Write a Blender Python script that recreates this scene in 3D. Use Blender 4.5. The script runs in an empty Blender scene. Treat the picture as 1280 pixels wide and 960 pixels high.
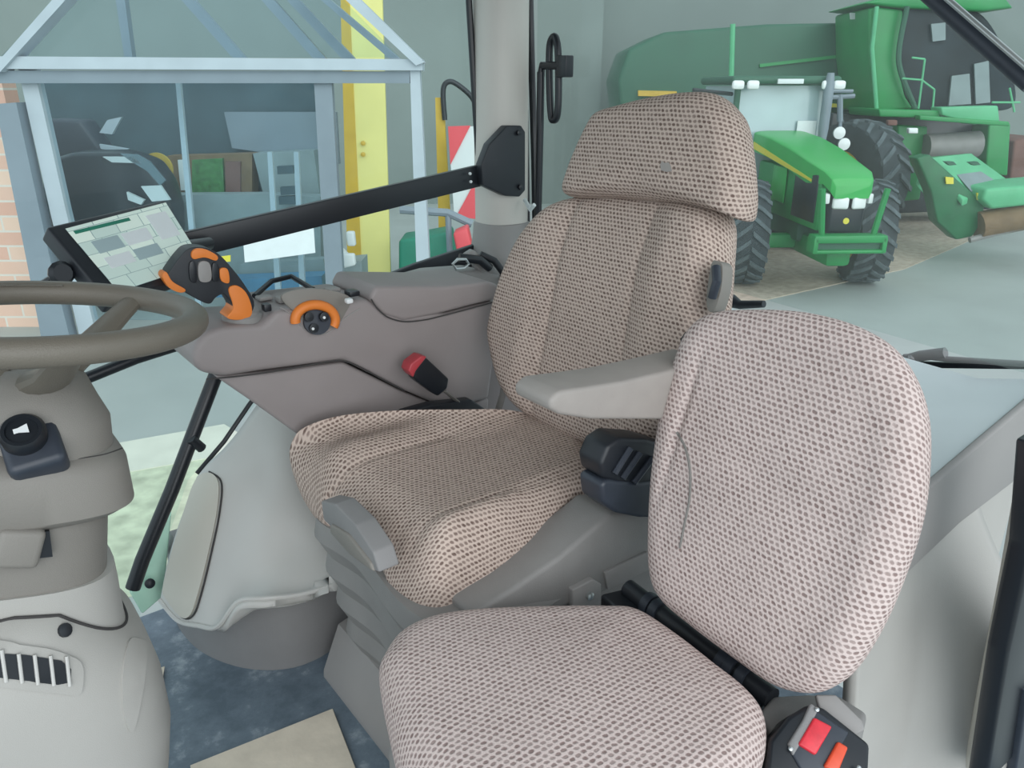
import bpy, bmesh, math, random
from mathutils import Vector, Matrix
from mathutils.bvhtree import BVHTree
random.seed(7)
PI = math.pi
C = bpy.data.collections.new('scene'); bpy.context.scene.collection.children.link(C)
V = Vector
# ------------------------------------------------------------------ camera geometry (X = rear of cab, Y = far side, Z up)
YAW, PIT, HC, F = math.radians(38), math.radians(21), 1.32, 960.0
fw = V((math.sin(YAW)*math.cos(PIT), math.cos(YAW)*math.cos(PIT), -math.sin(PIT)))
rt = V((math.cos(YAW), -math.sin(YAW), 0))
up = V((math.sin(YAW)*math.sin(PIT), math.cos(YAW)*math.sin(PIT), math.cos(PIT)))
O = V((0, 0, HC))
GZ = -1.35
def ray(px, py): return rt*((px-640)/F) - up*((py-480)/F) + fw
def at(ax, c, px, py):
    d = ray(px, py); i = 'xyz'.index(ax); return O + d*((c-O[i])/d[i])
def onx(px, py, c): return at('x', c, px, py)
def ony(px, py, c): return at('y', c, px, py)
def onz(px, py, c): return at('z', c, px, py)
def onp(px, py, P, n):
    d = ray(px, py); return O + d*((V(P)-O).dot(n)/d.dot(n))
FH = V((math.sin(YAW), math.cos(YAW), 0))
def od(px, py, dist):                       # yard: point on a vertical plane dist metres off
    d = ray(px, py); return O + d*(dist/d.dot(FH))
def yard(a, d, z): return rt*a + FH*d + V((0, 0, z))
# ------------------------------------------------------------------ materials
def lin(c): return tuple(((x/255)/12.92 if x/255 <= .04045 else ((x/255+.055)/1.055)**2.4) for x in c) + (1,)
M = {}
def nd(nt, t, **k):
    n = nt.nodes.new(t)
    for a, b in k.items(): setattr(n, a, b)
    return n
def mat(name, rgb, rough=.5, metal=0, noise=0, nscale=30, bump=0, bscale=400, spec=.5, emit=None):
    m = bpy.data.materials.new(name); m.use_nodes = True; nt = m.node_tree
    b = nt.nodes['Principled BSDF']; col = lin(rgb)
    b.inputs['Base Color'].default_value = col; b.inputs['Roughness'].default_value = rough
    b.inputs['Metallic'].default_value = metal; b.inputs['Specular IOR Level'].default_value = spec
    tc = nd(nt, 'ShaderNodeTexCoord')
    if noise:
        n = nd(nt, 'ShaderNodeTexNoise'); n.inputs['Scale'].default_value = nscale; n.inputs['Detail'].default_value = 4
        nt.links.new(tc.outputs['Object'], n.inputs['Vector'])
        r = nd(nt, 'ShaderNodeMapRange'); r.inputs[1].default_value = .3; r.inputs[2].default_value = .7
        r.inputs[3].default_value = 1-noise; r.inputs[4].default_value = 1+noise*.6
        nt.links.new(n.outputs[0], r.inputs[0])
        h = nd(nt, 'ShaderNodeHueSaturation'); h.inputs['Color'].default_value = col
        nt.links.new(r.outputs[0], h.inputs['Value']); nt.links.new(h.outputs[0], b.inputs['Base Color'])
    if bump:
        n = nd(nt, 'ShaderNodeTexNoise'); n.inputs['Scale'].default_value = bscale
        nt.links.new(tc.outputs['Object'], n.inputs['Vector'])
        bp = nd(nt, 'ShaderNodeBump'); bp.inputs['Strength'].default_value = bump; bp.inputs['Distance'].default_value = .002
        nt.links.new(n.outputs[0], bp.inputs['Height']); nt.links.new(bp.outputs[0], b.inputs['Normal'])
    if emit:
        b.inputs['Emission Color'].default_value = lin(emit[0]); b.inputs['Emission Strength'].default_value = emit[1]
    M[name] = m; return m
mat('console', (146,138,137), .5, noise=.06, nscale=6, bump=.25, bscale=900)
mat('trim_grey', (148,145,143), .5, noise=.05, nscale=6, bump=.2, bscale=900)
mat('shelf_grey', (196,206,208), .5, noise=.04, nscale=6, bump=.2, bscale=900)
mat('armrest', (158,152,147), .6, noise=.04, bump=.3, bscale=700)
mat('column', (132,128,122), .5, noise=.05, nscale=6, bump=.25, bscale=900)
mat('wheel', (112,106,96), .45, noise=.05, nscale=12, bump=.3, bscale=700)
mat('beige', (174,172,167), .5, noise=.05, nscale=5, bump=.15, bscale=800)
mat('panel', (194,193,189), .45, noise=.04, nscale=4, bump=.12, bscale=800)
mat('cream', (196,192,181), .5, noise=.04, nscale=4)
mat('kick', (136,135,135), .6, noise=.08, nscale=9, bump=.2)
mat('seatbase', (138,136,134), .55, noise=.1, nscale=9, bump=.2)
mat('groove', (62,60,60), .8)
mat('black', (34,38,44), .45, noise=.1)
mat('satin_black', (26,30,36), .35)
mat('rubber', (38,42,44), .75, noise=.25, nscale=20)
mat('dark_blue', (52,58,68), .42, noise=.15)
mat('orange', (226,128,52), .5)
mat('red', (176,62,70), .4)
mat('red_button', (226,52,66), .35, noise=.2, nscale=60)
mat('orange_button', (228,84,52), .35, noise=.12, nscale=60)
mat('icon_white', (225,228,228), .5)
mat('steel', (190,195,195), .3, metal=.8)
mat('strap', (125,122,118), .6, noise=.1)
mat('pillar', (200,196,189), .5, noise=.03, nscale=4, bump=.1)
mat('cardboard', (224,212,194), .85, noise=.12, nscale=16, bump=.3, bscale=80)
mat('yard_wall', (126,137,134), .85, noise=.06, nscale=.8)
mat('frame_grey', (128,140,150), .5, noise=.08, nscale=3)
mat('frame_light', (178,188,196), .5, noise=.08, nscale=3)
mat('yellow_paint', (232,224,140), .55, noise=.08, nscale=1.5)
mat('ochre', (206,170,60), .55, noise=.1, nscale=4)
mat('dim_teal', (66,86,94), .7, noise=.25, nscale=2)
mat('blackpaint', (26,34,42), .3)
mat('carglass', (110,130,138), .15)
mat('brown', (122,98,70), .7, noise=.2, nscale=6)
mat('leafgreen', (62,120,62), .7, noise=.4, nscale=14)
mat('grey_cabinet', (136,150,152), .6, noise=.12, nscale=3)
mat('blue', (74,126,158), .5, noise=.2, nscale=3)
mat('paper', (226,232,234), .8, noise=.04, nscale=8)
mat('white', (214,220,220), .6)
mat('sign_red', (222,84,92), .5)
mat('teal_green', (36,128,104), .5, noise=.15, nscale=4)
mat('green', (24,140,72), .42, noise=.12, nscale=3)
mat('green_deep', (22,104,62), .45, noise=.15, nscale=4)
mat('green_bright', (48,168,78), .3, noise=.06, nscale=3)
mat('green_dark', (46,96,74), .55, noise=.12, nscale=1.5)
mat('green_light', (92,182,132), .45, noise=.1, nscale=3)
mat('stripe_yellow', (222,210,70), .5)
mat('tyre', (58,66,70), .85, noise=.3, nscale=5)
mat('tyre_lug', (88,98,102), .85, noise=.25, nscale=8)
mat('windscreen', (172,192,196), .12, noise=.08, nscale=2)
mat('dark_glass', (34,44,50), .45, spec=.2, noise=.55, nscale=2.2)
mat('hub_yellow', (214,178,52), .5)
mat('lamp', (236,240,240), .2)
mat('gravel', (186,172,156), .95, noise=.22, nscale=9, bump=.8, bscale=40)
mat('pavement', (166,172,169), .55, noise=.08, nscale=1.2)
mat('kerb', (216,216,202), .8, noise=.08, nscale=4)
mat('grass', (200,206,180), .9, noise=.3, nscale=7)
mat('sill_green', (176,216,194), .35, noise=.1, nscale=12)
mat('headliner', (150,148,144), .9)
mat('rustbrown', (120,84,76), .8, noise=.2, nscale=3)

def brick_mat():
    m = bpy.data.materials.new('brick'); m.use_nodes = True; nt = m.node_tree; b = nt.nodes['Principled BSDF']
    tc = nd(nt, 'ShaderNodeTexCoord'); br = nd(nt, 'ShaderNodeTexBrick')
    mp = nd(nt, 'ShaderNodeMapping'); mp.inputs['Rotation'].default_value = (PI/2, 0, 0)
    br.inputs['Color1'].default_value = lin((214,170,152)); br.inputs['Color2'].default_value = lin((228,198,178))
    br.inputs['Mortar'].default_value = lin((214,206,196)); br.inputs['Scale'].default_value = 1
    br.inputs['Brick Width'].default_value = .45; br.inputs['Row Height'].default_value = .17; br.inputs['Mortar Size'].default_value = .012
    nt.links.new(tc.outputs['Object'], mp.inputs[0]); nt.links.new(mp.outputs[0], br.inputs[0])
    nt.links.new(br.outputs[0], b.inputs['Base Color']); b.inputs['Roughness'].default_value = .9; M['brick'] = m
brick_mat()
def fabric_mat(name, base, dark, pitch=.0094, contrast=1.0):
    m = bpy.data.materials.new(name); m.use_nodes = True; nt = m.node_tree; b = nt.nodes['Principled BSDF']; L = nt.links.new
    uv = nd(nt, 'ShaderNodeUVMap'); sp = nd(nt, 'ShaderNodeSeparateXYZ'); L(uv.outputs[0], sp.inputs[0])
    def mt(op, a, b_=None, c=None):
        n = nd(nt, 'ShaderNodeMath', operation=op)
        for i, x in enumerate((a, b_, c)):
            if x is None: continue
            if isinstance(x, (int, float)): n.inputs[i].default_value = x
            else: L(x, n.inputs[i])
        return n.outputs[0]
    wob = nd(nt, 'ShaderNodeTexNoise'); wob.inputs['Scale'].default_value = 45; L(uv.outputs[0], wob.inputs[0])
    w = mt('MULTIPLY', mt('SUBTRACT', wob.outputs[0], .5), .35)
    u = mt('ADD', mt('DIVIDE', sp.outputs[0], pitch), w); v = mt('ADD', mt('DIVIDE', sp.outputs[1], pitch*.86), w)
    row = mt('FLOOR', v); us = mt('ADD', u, mt('MULTIPLY', row, .5))
    fu = mt('SUBTRACT', mt('FRACT', us), .5); fv = mt('SUBTRACT', mt('FRACT', v), .5)
    # a dark tuft: rounded, flat on its top side
    d = mt('ADD', mt('POWER', mt('ABSOLUTE', mt('MULTIPLY', fu, 1.35)), 2.2), mt('POWER', mt('ABSOLUTE', mt('ADD', mt('MULTIPLY', fv, 1.6), mt('MULTIPLY', fu, .35))), 2.0))
    mask = nd(nt, 'ShaderNodeMapRange'); mask.interpolation_type = 'SMOOTHSTEP'
    mask.inputs[1].default_value = .04; mask.inputs[2].default_value = .42; mask.inputs[3].default_value = 1; mask.inputs[4].default_value = 0
    irr = nd(nt, 'ShaderNodeTexNoise'); irr.inputs['Scale'].default_value = 190; L(uv.outputs[0], irr.inputs[0])
    L(mt('ADD', d, mt('MULTIPLY', mt('SUBTRACT', irr.outputs[0], .5), .55)), mask.inputs[0])
    fine = nd(nt, 'ShaderNodeTexNoise'); fine.inputs['Scale'].default_value = 420; L(uv.outputs[0], fine.inputs[0])
    cell = nd(nt, 'ShaderNodeTexWhiteNoise', noise_dimensions='2D'); cv = nd(nt, 'ShaderNodeCombineXYZ')
    L(mt('FLOOR', us), cv.inputs[0]); L(row, cv.inputs[1]); L(cv.outputs[0], cell.inputs[0])
    k = mt('MULTIPLY', mask.outputs[0], mt('ADD', mt('MULTIPLY', cell.outputs[0], .35), .65*contrast))
    mx = nd(nt, 'ShaderNodeMix', data_type='RGBA'); mx.inputs[6].default_value = lin(base); mx.inputs[7].default_value = lin(dark)
    L(k, mx.inputs[0])
    big = nd(nt, 'ShaderNodeTexNoise'); big.inputs['Scale'].default_value = 7; L(uv.outputs[0], big.inputs[0])
    hs = nd(nt, 'ShaderNodeHueSaturation'); L(mx.outputs[2], hs.inputs['Color'])
    L(mt('ADD', mt('MULTIPLY', fine.outputs[0], .28), mt('ADD', mt('MULTIPLY', big.outputs[0], .14), .79)), hs.inputs['Value'])
    L(hs.outputs[0], b.inputs['Base Color']); b.inputs['Roughness'].default_value = .95; b.inputs['Specular IOR Level'].default_value = .15
    bp = nd(nt, 'ShaderNodeBump'); bp.inputs['Strength'].default_value = .55; bp.inputs['Distance'].default_value = .002
    L(mt('SUBTRACT', mt('MULTIPLY', fine.outputs[0], .5), k), bp.inputs['Height']); L(bp.outputs[0], b.inputs['Normal'])
    M[name] = m
fabric_mat('fabric', (214,197,192), (138,118,114))
fabric_mat('fabric_shaded', (198,180,169), (108,90,83), pitch=.0098)  # same cloth as the passenger seat, shade put into darker, browner colours
def floor_mat():
    m = mat('mat_floor', (82,94,106), .6); nt = m.node_tree; b = nt.nodes['Principled BSDF']; L = nt.links.new
    tc = nd(nt, 'ShaderNodeTexCoord'); n = nd(nt, 'ShaderNodeTexNoise'); n.inputs['Scale'].default_value = 9; n.inputs['Detail'].default_value = 8
    n.inputs['Roughness'].default_value = .7; L(tc.outputs['Object'], n.inputs[0])
    cr = nd(nt, 'ShaderNodeValToRGB'); e = cr.color_ramp.elements
    e[0].position = .38; e[0].color = lin((92,106,118)); e[1].position = .72; e[1].color = lin((172,182,190))
    x = e.new(.56); x.color = lin((112,126,138)); L(n.outputs[0], cr.inputs[0]); L(cr.outputs[0], b.inputs['Base Color'])
    bp = nd(nt, 'ShaderNodeBump'); bp.inputs['Strength'].default_value = .5; bp.inputs['Distance'].default_value = .004
    L(n.outputs[0], bp.inputs['Height']); L(bp.outputs[0], b.inputs['Normal'])
floor_mat()
def glass_mat(name, tint, haze, hazecol, gloss=.06):
    m = bpy.data.materials.new(name); m.use_nodes = True; nt = m.node_tree; nt.nodes.remove(nt.nodes['Principled BSDF']); L = nt.links.new
    out = nt.nodes['Material Output']; tr = nd(nt, 'ShaderNodeBsdfTransparent'); tr.inputs[0].default_value = (*tint, 1)
    df = nd(nt, 'ShaderNodeBsdfDiffuse'); df.inputs[0].default_value = lin(hazecol)
    m1 = nd(nt, 'ShaderNodeMixShader'); m1.inputs[0].default_value = haze; L(tr.outputs[0], m1.inputs[1]); L(df.outputs[0], m1.inputs[2])  # diffuse share paints pale haze and washed-out reflections into the pane
    gl = nd(nt, 'ShaderNodeBsdfGlossy'); gl.inputs['Roughness'].default_value = .02
    fr = nd(nt, 'ShaderNodeFresnel'); fr.inputs[0].default_value = 1.45
    mu = nd(nt, 'ShaderNodeMath', operation='MULTIPLY'); mu.inputs[1].default_value = gloss*10; L(fr.outputs[0], mu.inputs[0])
    m2 = nd(nt, 'ShaderNodeMixShader'); L(mu.outputs[0], m2.inputs[0]); L(m1.outputs[0], m2.inputs[1]); L(gl.outputs[0], m2.inputs[2])
    L(m2.outputs[0], out.inputs[0]); M[name] = m
glass_mat('glass_side', (.88,.96,.94), .03, (200,215,212), .04)
glass_mat('glass_rear', (.88,.945,.925), .15, (190,203,199), .05)
glass_mat('glass_porch', (.90,.96,.98), .02, (190,205,215), .03)
def screen_mat():
    m = mat('screen', (170,190,190), .2); nt = m.node_tree; b = nt.nodes['Principled BSDF']; L = nt.links.new
    uv = nd(nt, 'ShaderNodeUVMap'); br = nd(nt, 'ShaderNodeTexBrick')
    br.inputs['Color1'].default_value = lin((176,196,190)); br.inputs['Color2'].default_value = lin((204,218,208)); br.inputs['Mortar'].default_value = lin((132,156,156))
    br.inputs['Scale'].default_value = 1; br.inputs['Brick Width'].default_value = .24; br.inputs['Row Height'].default_value = .19; br.inputs['Mortar Size'].default_value = .004; br.offset = .23
    L(uv.outputs[0], br.inputs[0]); L(br.outputs[0], b.inputs['Base Color'])
    L(br.outputs[0], b.inputs['Emission Color']); b.inputs['Emission Strength'].default_value = .30
screen_mat()
# ------------------------------------------------------------------ mesh building
class MB:
    def __init__(s): s.v = []; s.f = []; s.uv = None
    def add(s, vs, fs):
        o = len(s.v); s.v += [V(p) for p in vs]; s.f += [tuple(i+o for i in f) for f in fs]; return s
    def box(s, c, size, rot=None, bev=0, seg=2):
        b = bmesh.new(); bmesh.ops.create_cube(b, size=1)
        for v in b.verts: v.co = V((v.co.x*size[0], v.co.y*size[1], v.co.z*size[2]))
        if bev: bmesh.ops.bevel(b, geom=b.edges[:], offset=bev, segments=seg, affect='EDGES', profile=.5)
        R = rot if rot is not None else Matrix.Identity(3)
        s._bm(b, lambda p: R @ p + V(c)); return s
    def _bm(s, b, fn):
        b.verts.index_update(); o = len(s.v)
        s.v += [fn(v.co.copy()) for v in b.verts]; s.f += [tuple(v.index+o for v in f.verts) for f in b.faces]; b.free()
    def prism(s, pts, ext, bev=0, seg=3):            # planar polygon extruded along ext, edges rounded
        b = bmesh.new(); n = len(pts); e = V(ext)
        lo = [b.verts.new(V(p)) for p in pts]; hi = [b.verts.new(V(p)+e) for p in pts]
        b.faces.new(lo); b.faces.new(hi[::-1])
        for i in range(n): b.faces.new((lo[(i+1) % n], lo[i], hi[i], hi[(i+1) % n]))
        bmesh.ops.recalc_face_normals(b, faces=b.faces[:])
        if bev: bmesh.ops.bevel(b, geom=b.edges[:], offset=bev, segments=seg, affect='EDGES', profile=.5, clamp_overlap=True)
        s._bm(b, lambda p: p); return s
    def tube(s, pts, r, n=12, closed=False, flat=None, upv=None):
        P = [V(p) for p in pts]; m = len(P); R = r if isinstance(r, (list, tuple)) else [r]*m
        rings = []; prev = None
        for i in range(m):
            if closed: t = (P[(i+1) % m]-P[i-1])
            else: t = P[min(i+1, m-1)]-P[max(i-1, 0)]
            t.normalize()
            a = V(upv) if upv is not None else (prev if prev is not None else (V((0, 0, 1)) if abs(t.z) < .9 else V((1, 0, 0))))
            x = a - t*a.dot(t); x.normalize(); prev = x; y = t.cross(x)
            fx, fy = flat if flat else (1, 1)
            rings.append([P[i] + (x*math.cos(2*PI*k/n)*fx + y*math.sin(2*PI*k/n)*fy)*R[i] for k in range(n)])
        s.rings(rings, closed, caps=not closed); return s
    def rings(s, rings, closed=False, caps=True):
        o = len(s.v); n = len(rings[0]); m = len(rings)
        for r in rings: s.v += [V(p) for p in r]
        for i in range(m if closed else m-1):
            j = (i+1) % m
            for k in range(n): s.f.append((o+i*n+k, o+i*n+(k+1) % n, o+j*n+(k+1) % n, o+j*n+k))
        if caps: s.f.append(tuple(o+k for k in range(n))[::-1]); s.f.append(tuple(o+(m-1)*n+k for k in range(n)))
        return s
    def lathe(s, prof, c=(0, 0, 0), axis=(0, 0, 1), n=32):   # prof: (radius, height)
        ax = V(axis).normalized(); a = V((1, 0, 0)) if abs(ax.x) < .9 else V((0, 1, 0))
        x = (a-ax*a.dot(ax)).normalized(); y = ax.cross(x)
        return s.rings([[V(c)+ax*h+(x*math.cos(2*PI*k/n)+y*math.sin(2*PI*k/n))*max(r, 1e-4) for k in range(n)] for r, h in prof])
    def loft(s, secs, n=48):                          # sections (cx,cy,cz,rx,ry,exponent)
        rs = []
        for cx, cy, cz, rx, ry, e in secs:
            r = []
            for k in range(n):
                c_, s_ = math.cos(2*PI*k/n), math.sin(2*PI*k/n)
                r.append(V((cx+rx*math.copysign(abs(c_)**(2/e), c_), cy+ry*math.copysign(abs(s_)**(2/e), s_), cz)))
            rs.append(r)
        return s.rings(rs)
    def quad(s, a, b, c, d): return s.add([a, b, c, d], [(0, 1, 2, 3)])
    def slab(s, pts, n, th):                          # polygon given thickness along n
        return s.prism(pts, V(n).normalized()*th)
W = {}
def mk(name, me, parent=None, local=False):
    o = bpy.data.objects.new(name, me); C.objects.link(o); return o
def obj(name, mb, material, parent=None, smooth=40, local=False, label=None, origin=True):
    vs = mb.v; lo = V([min(v[i] for v in vs) for i in range(3)]); hi = V([max(v[i] for v in vs) for i in range(3)])
    c = V(((lo.x+hi.x)/2, (lo.y+hi.y)/2, lo.z))
    me = bpy.data.meshes.new(name); me.from_pydata([v-c for v in vs], [], mb.f)
    if mb.uv:
        l = me.uv_layers.new(name='UVMap')
        for p in me.polygons:
            for li in p.loop_indices: l.data[li].uv = mb.uv[me.loops[li].vertex_index]
    b = bmesh.new(); b.from_mesh(me); bmesh.ops.recalc_face_normals(b, faces=b.faces[:]); b.to_mesh(me); b.free()
    if smooth:
        for p in me.polygons: p.use_smooth = True
        try: me.set_sharp_from_angle(angle=math.radians(smooth))
        except Exception: pass
    me.materials.append(M[material])
    o = bpy.data.objects.new(name, me); C.objects.link(o); o.location = c
    if parent:
        o.parent = parent
        if local: W[o] = W[parent] @ Matrix.Translation(c)
        else: o.matrix_parent_inverse = W[parent].inverted(); W[o] = Matrix.Translation(c)
    else: W[o] = Matrix.Translation(c)
    if label: o['label'] = label
    return o
def tag(o, label, cat, group=None, kind=None):
    o['label'] = label; o['category'] = cat
    if group: o['group'] = group
    if kind: o['kind'] = kind
    return o
def thing(name, loc, label, cat, rz=0, group=None):
    o = bpy.data.objects.new(name, None); C.objects.link(o); o.location = loc; o.rotation_euler = (0, 0, rz); o.empty_display_size = .1
    W[o] = Matrix.Translation(V(loc)) @ Matrix.Rotation(rz, 4, 'Z'); return tag(o, label, cat, group)
def struct(name, mb, m, smooth=40): o = obj(name, mb, m, smooth=smooth); o['kind'] = 'structure'; return o
def spline(P, n, closed=True):                         # Catmull-Rom through P
    out = []; m = len(P); segs = m if closed else m-1
    for k in range(n):
        t = k/n*segs if closed else k/(n-1)*segs
        i = min(int(t), segs-1); f = t-i
        g = (lambda j: P[j % m]) if closed else (lambda j: P[max(0, min(m-1, j))])
        a, b, c, d = g(i-1), g(i), g(i+1), g(i+2)
        out.append(.5*((2*b)+(c-a)*f+(2*a-5*b+4*c-d)*f*f+(3*b-a-3*c+d)*f**3))
    return out
def resample(P, n):
    m = len(P); d = [0]
    for i in range(m): d.append(d[-1]+(P[(i+1) % m]-P[i]).length)
    out = []; j = 0
    for k in range(n):
        t = d[-1]*k/n
        while d[j+1] < t: j += 1
        f = (t-d[j])/max(d[j+1]-d[j], 1e-9); out.append(P[j].lerp(P[(j+1) % m], f))
    return out
def sm(a, b, x): x = max(0, min(1, (x-a)/(b-a))); return x*x*(3-2*x)
def cushion(pts, Nn, U, top, back, rad=.05, crown=0., extra=None, plane=None, n=220, inner=34, backrad=.03, center=None):
    """pts: outline of the widest rim in world space. Nn: outward normal. top: height of the face above the rim plane
    (pts may leave the plane). Face = rim rounded up over rad, then a grid of rings to the centre."""
    Nn = V(Nn).normalized(); U = (V(U)-Nn*V(U).dot(Nn)).normalized(); Vv = Nn.cross(U)
    P = resample(spline([V(p) for p in pts], 600), n)
    c0 = V((0, 0, 0))
    for p in P: c0 += p/n
    if plane is not None: c0 = c0 + Nn*(V(plane)-c0).dot(Nn)
    if center is not None: c0 = V(center)
    loc = [((p-c0).dot(U), (p-c0).dot(Vv), (p-c0).dot(Nn)) for p in P]
    # outward normals of the outline in the plane
    nrm = []
    for i in range(n):
        a = loc[i-3]; b = loc[(i+3) % n]; t = (b[0]-a[0], b[1]-a[1]); l = math.hypot(*t) or 1
        nn = (t[1]/l, -t[0]/l)
        if nn[0]*loc[i][0]+nn[1]*loc[i][1] < 0: nn = (-nn[0], -nn[1])
        nrm.append(nn)
    rings = []; uvs = []
    def ring(inset, hfun, arc):
        r = []; q = []
        for i, (x, y, h) in enumerate(loc):
            L = math.hypot(x, y); k = max(0, 1-inset/L)
            X, Y = x*k, y*k; z = hfun(h, X, Y, k)
            r.append(c0+U*X+Vv*Y+Nn*z); a = arc(h) if callable(arc) else arc
            q.append((X+nrm[i][0]*a, Y+nrm[i][1]*a))
        rings.append(r); uvs.append(q)
    mb = MB()
    # back closing
    ring(1.0*.5, lambda h, X, Y, k: -back + min(h, 0)*0, back)
    ring(backrad, lambda h, X, Y, k: min(h, 0)-back, lambda h: back)
    for j in range(1, 6):
        a = j/6*PI/2
        ring(backrad*(1-math.sin(a)), lambda h, X, Y, k, a=a: min(h, 0)-back+(h-min(h, 0)+back)*(1-math.cos(a)), lambda h, a=a: back*math.cos(a))
    K = 10
    def face(X, Y): return top + (extra(X, Y) if extra else 0)
    for j in range(0, K+1):
        a = j/K*PI/2
        def hf(h, X, Y, k, a=a): return h+(face(X, Y)-h)*math.sin(a)
        ring(rad*(1-math.cos(a)), hf, lambda h, a=a: -0.0)
    for j in range(1, inner+1):
        f = j/inner
        r = []; q = []
        for i, (x, y, h) in enumerate(loc):
            L = math.hypot(x, y); k0 = 1-rad/L; k = k0*(1-f)
            if j == inner: k = 0.0008
            X, Y = x*k, y*k
            r.append(c0+U*X+Vv*Y+Nn*(face(X, Y)+crown*(1-(k/k0)**2))); q.append((X, Y))
        rings.append(r); uvs.append(q)
    mb.rings(rings); m = len(rings); uvn = [None]*m
    for i in range(n):
        L = math.hypot(loc[i][0], loc[i][1]); dx, dy = loc[i][0]/L, loc[i][1]/L; acc = 0; prev = rings[m-1][i]
        for j in range(m-1, -1, -1):
            if uvn[j] is None: uvn[j] = [None]*n
            acc += (rings[j][i]-prev).length; prev = rings[j][i]; uvn[j][i] = (dx*acc, dy*acc)
    mb.uv = [u for q in uvn for u in q]
    return mb, c0, U, Vv, Nn
def bvh_of(mb): return BVHTree.FromPolygons([tuple(v) for v in mb.v], [tuple(f) for f in mb.f])
def hit(bvh, px, py, default=None):
    d = ray(px, py).normalized(); r = bvh.ray_cast(O, d)
    return (r[0], r[1]) if r[0] is not None else (default, None)
def drape_line(bvh, pix, r, name, material, parent, n=60, lift=0., closed=False, flat=None):
    P = spline([V((x, y, 0)) for x, y in pix], n, closed); out = []
    for p in P:
        h, nn = hit(bvh, p.x, p.y)
        if h is None: continue
        if nn.dot(h-O) > 0: nn = -nn
        out.append(h+nn*lift)
    if len(out) < 3: return None
    return obj(name, MB().tube(out, r, 8, closed), material, parent)
def drape_patch(bvh, pix, lift, name, material, parent, step=6, smoothpts=0, label=None, thick=.004):
    """a raised plate following the surface below it"""
    b = bmesh.new(); P = [V((x, y, 0)) for x, y in pix]
    if smoothpts: P = spline(P, smoothpts)
    f = b.faces.new([b.verts.new(p) for p in P]); bmesh.ops.triangulate(b, faces=[f])
    for _ in range(6):
        es = [e for e in b.edges if e.calc_length() > step*1.6]
        if not es: break
        bmesh.ops.subdivide_edges(b, edges=es, cuts=1); bmesh.ops.triangulate(b, faces=[f for f in b.faces if len(f.verts) > 3])
    b.verts.index_update(); top = []; low = []; ok = True
    for v in b.verts:
        h, nn = hit(bvh, v.co.x, v.co.y)
        if h is None: top.append(None); low.append(None); continue
        if nn.dot(h-O) > 0: nn = -nn
        top.append(h+nn*lift); low.append(h-nn*thick)
    mb = MB(); idx = {}
    for i, t in enumerate(top):
        if t is not None: idx[i] = len(mb.v); mb.v.append(t)
    off = {}
    for i, t in enumerate(low):
        if t is not None: off[i] = len(mb.v); mb.v.append(t)
    edges = {}
    for f in b.faces:
        ids = [v.index for v in f.verts]
        if any(top[i] is None for i in ids): continue
        mb.f.append(tuple(idx[i] for i in ids)); mb.f.append(tuple(off[i] for i in ids[::-1]))
        for a, c in zip(ids, ids[1:]+ids[:1]):
            if (c, a) in edges: del edges[(c, a)]
            else: edges[(a, c)] = 1
    for a, c in edges: mb.f.append((idx[a], off[a], off[c], idx[c]))
    b.free()
    if not mb.f: return None
    return obj(name, mb, material, parent, label=label)
def rotm(x, y=None, z=None):                            # matrix with the given axes as columns
    return Matrix((x, y, z)).transposed()
X, Y, Z = V((1, 0, 0)), V((0, 1, 0)), V((0, 0, 1))

#@@ CAB SHELL
FLOORP = [V((-.6,.05,0)), V((1.5,.05,0)), V((1.5,1.95,0)), V((-.6,1.95,0))]
struct('floor', MB().prism(FLOORP, (0, 0, -.06)), 'mat_floor', 0)
struct('ceiling', MB().box((.45, 1.02, 1.86), (2.2, 1.85, .08), bev=.03), 'headliner')
# right rear post with its foot
PY = 1.87; PX = ony(627, 300, PY).x
pb = MB().rings([[V((PX+.074*math.copysign(abs(math.cos(a))**.8, math.cos(a)), PY+.074*math.copysign(abs(math.sin(a))**.8, math.sin(a)), z)) for a in [2*PI*k/40 for k in range(40)]] for z in (.9, 1.3, 1.82)])
struct('trim_1', pb, 'pillar')
struct('trim_2', MB().loft([(PX-.01, PY-.01, .70, .10, .10, 3), (PX, PY, .84, .09, .09, 3), (PX, PY, .90, .082, .082, 2.6), (PX, PY, .945, .079, .079, 2.5), (PX, PY, .95, .070, .070, 2.5)]), 'trim_grey')
# right-hand side window: bottom edge falls towards the front, black frame
WB = [ony(90, 480, 1.88), ony(170, 448, 1.9), ony(250, 423, 1.91), ony(430, 368, 1.92), ony(520, 340, 1.92), ony(603, 311, 1.92)]
fr = MB().tube([WB[0]-X*.5-Z*.04]+WB, .014, 10)
fr.tube([ony(604, 312, 1.90), ony(598, 200, 1.9), ony(592, 100, 1.9), ony(586, 0, 1.9), ony(582, -90, 1.9)], .009, 8)
struct('trim_3', fr, 'satin_black')
g = MB().add([WB[0]-X*.5-Z*.04]+WB+[ony(582, -90, 1.92), V((-.5, 1.92, 1.8))], [tuple(range(9))])
struct('window_1', g, 'glass_side', 0)
# broad black sill band on the far side behind the console
struct('trim_4', MB().prism([ony(430, 366, 1.90), ony(520, 330, 1.90), ony(603, 303, 1.90), ony(606, 330, 1.90), ony(520, 372, 1.9), ony(400, 400, 1.9)], (0, .02, 0), .004), 'black')
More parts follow.
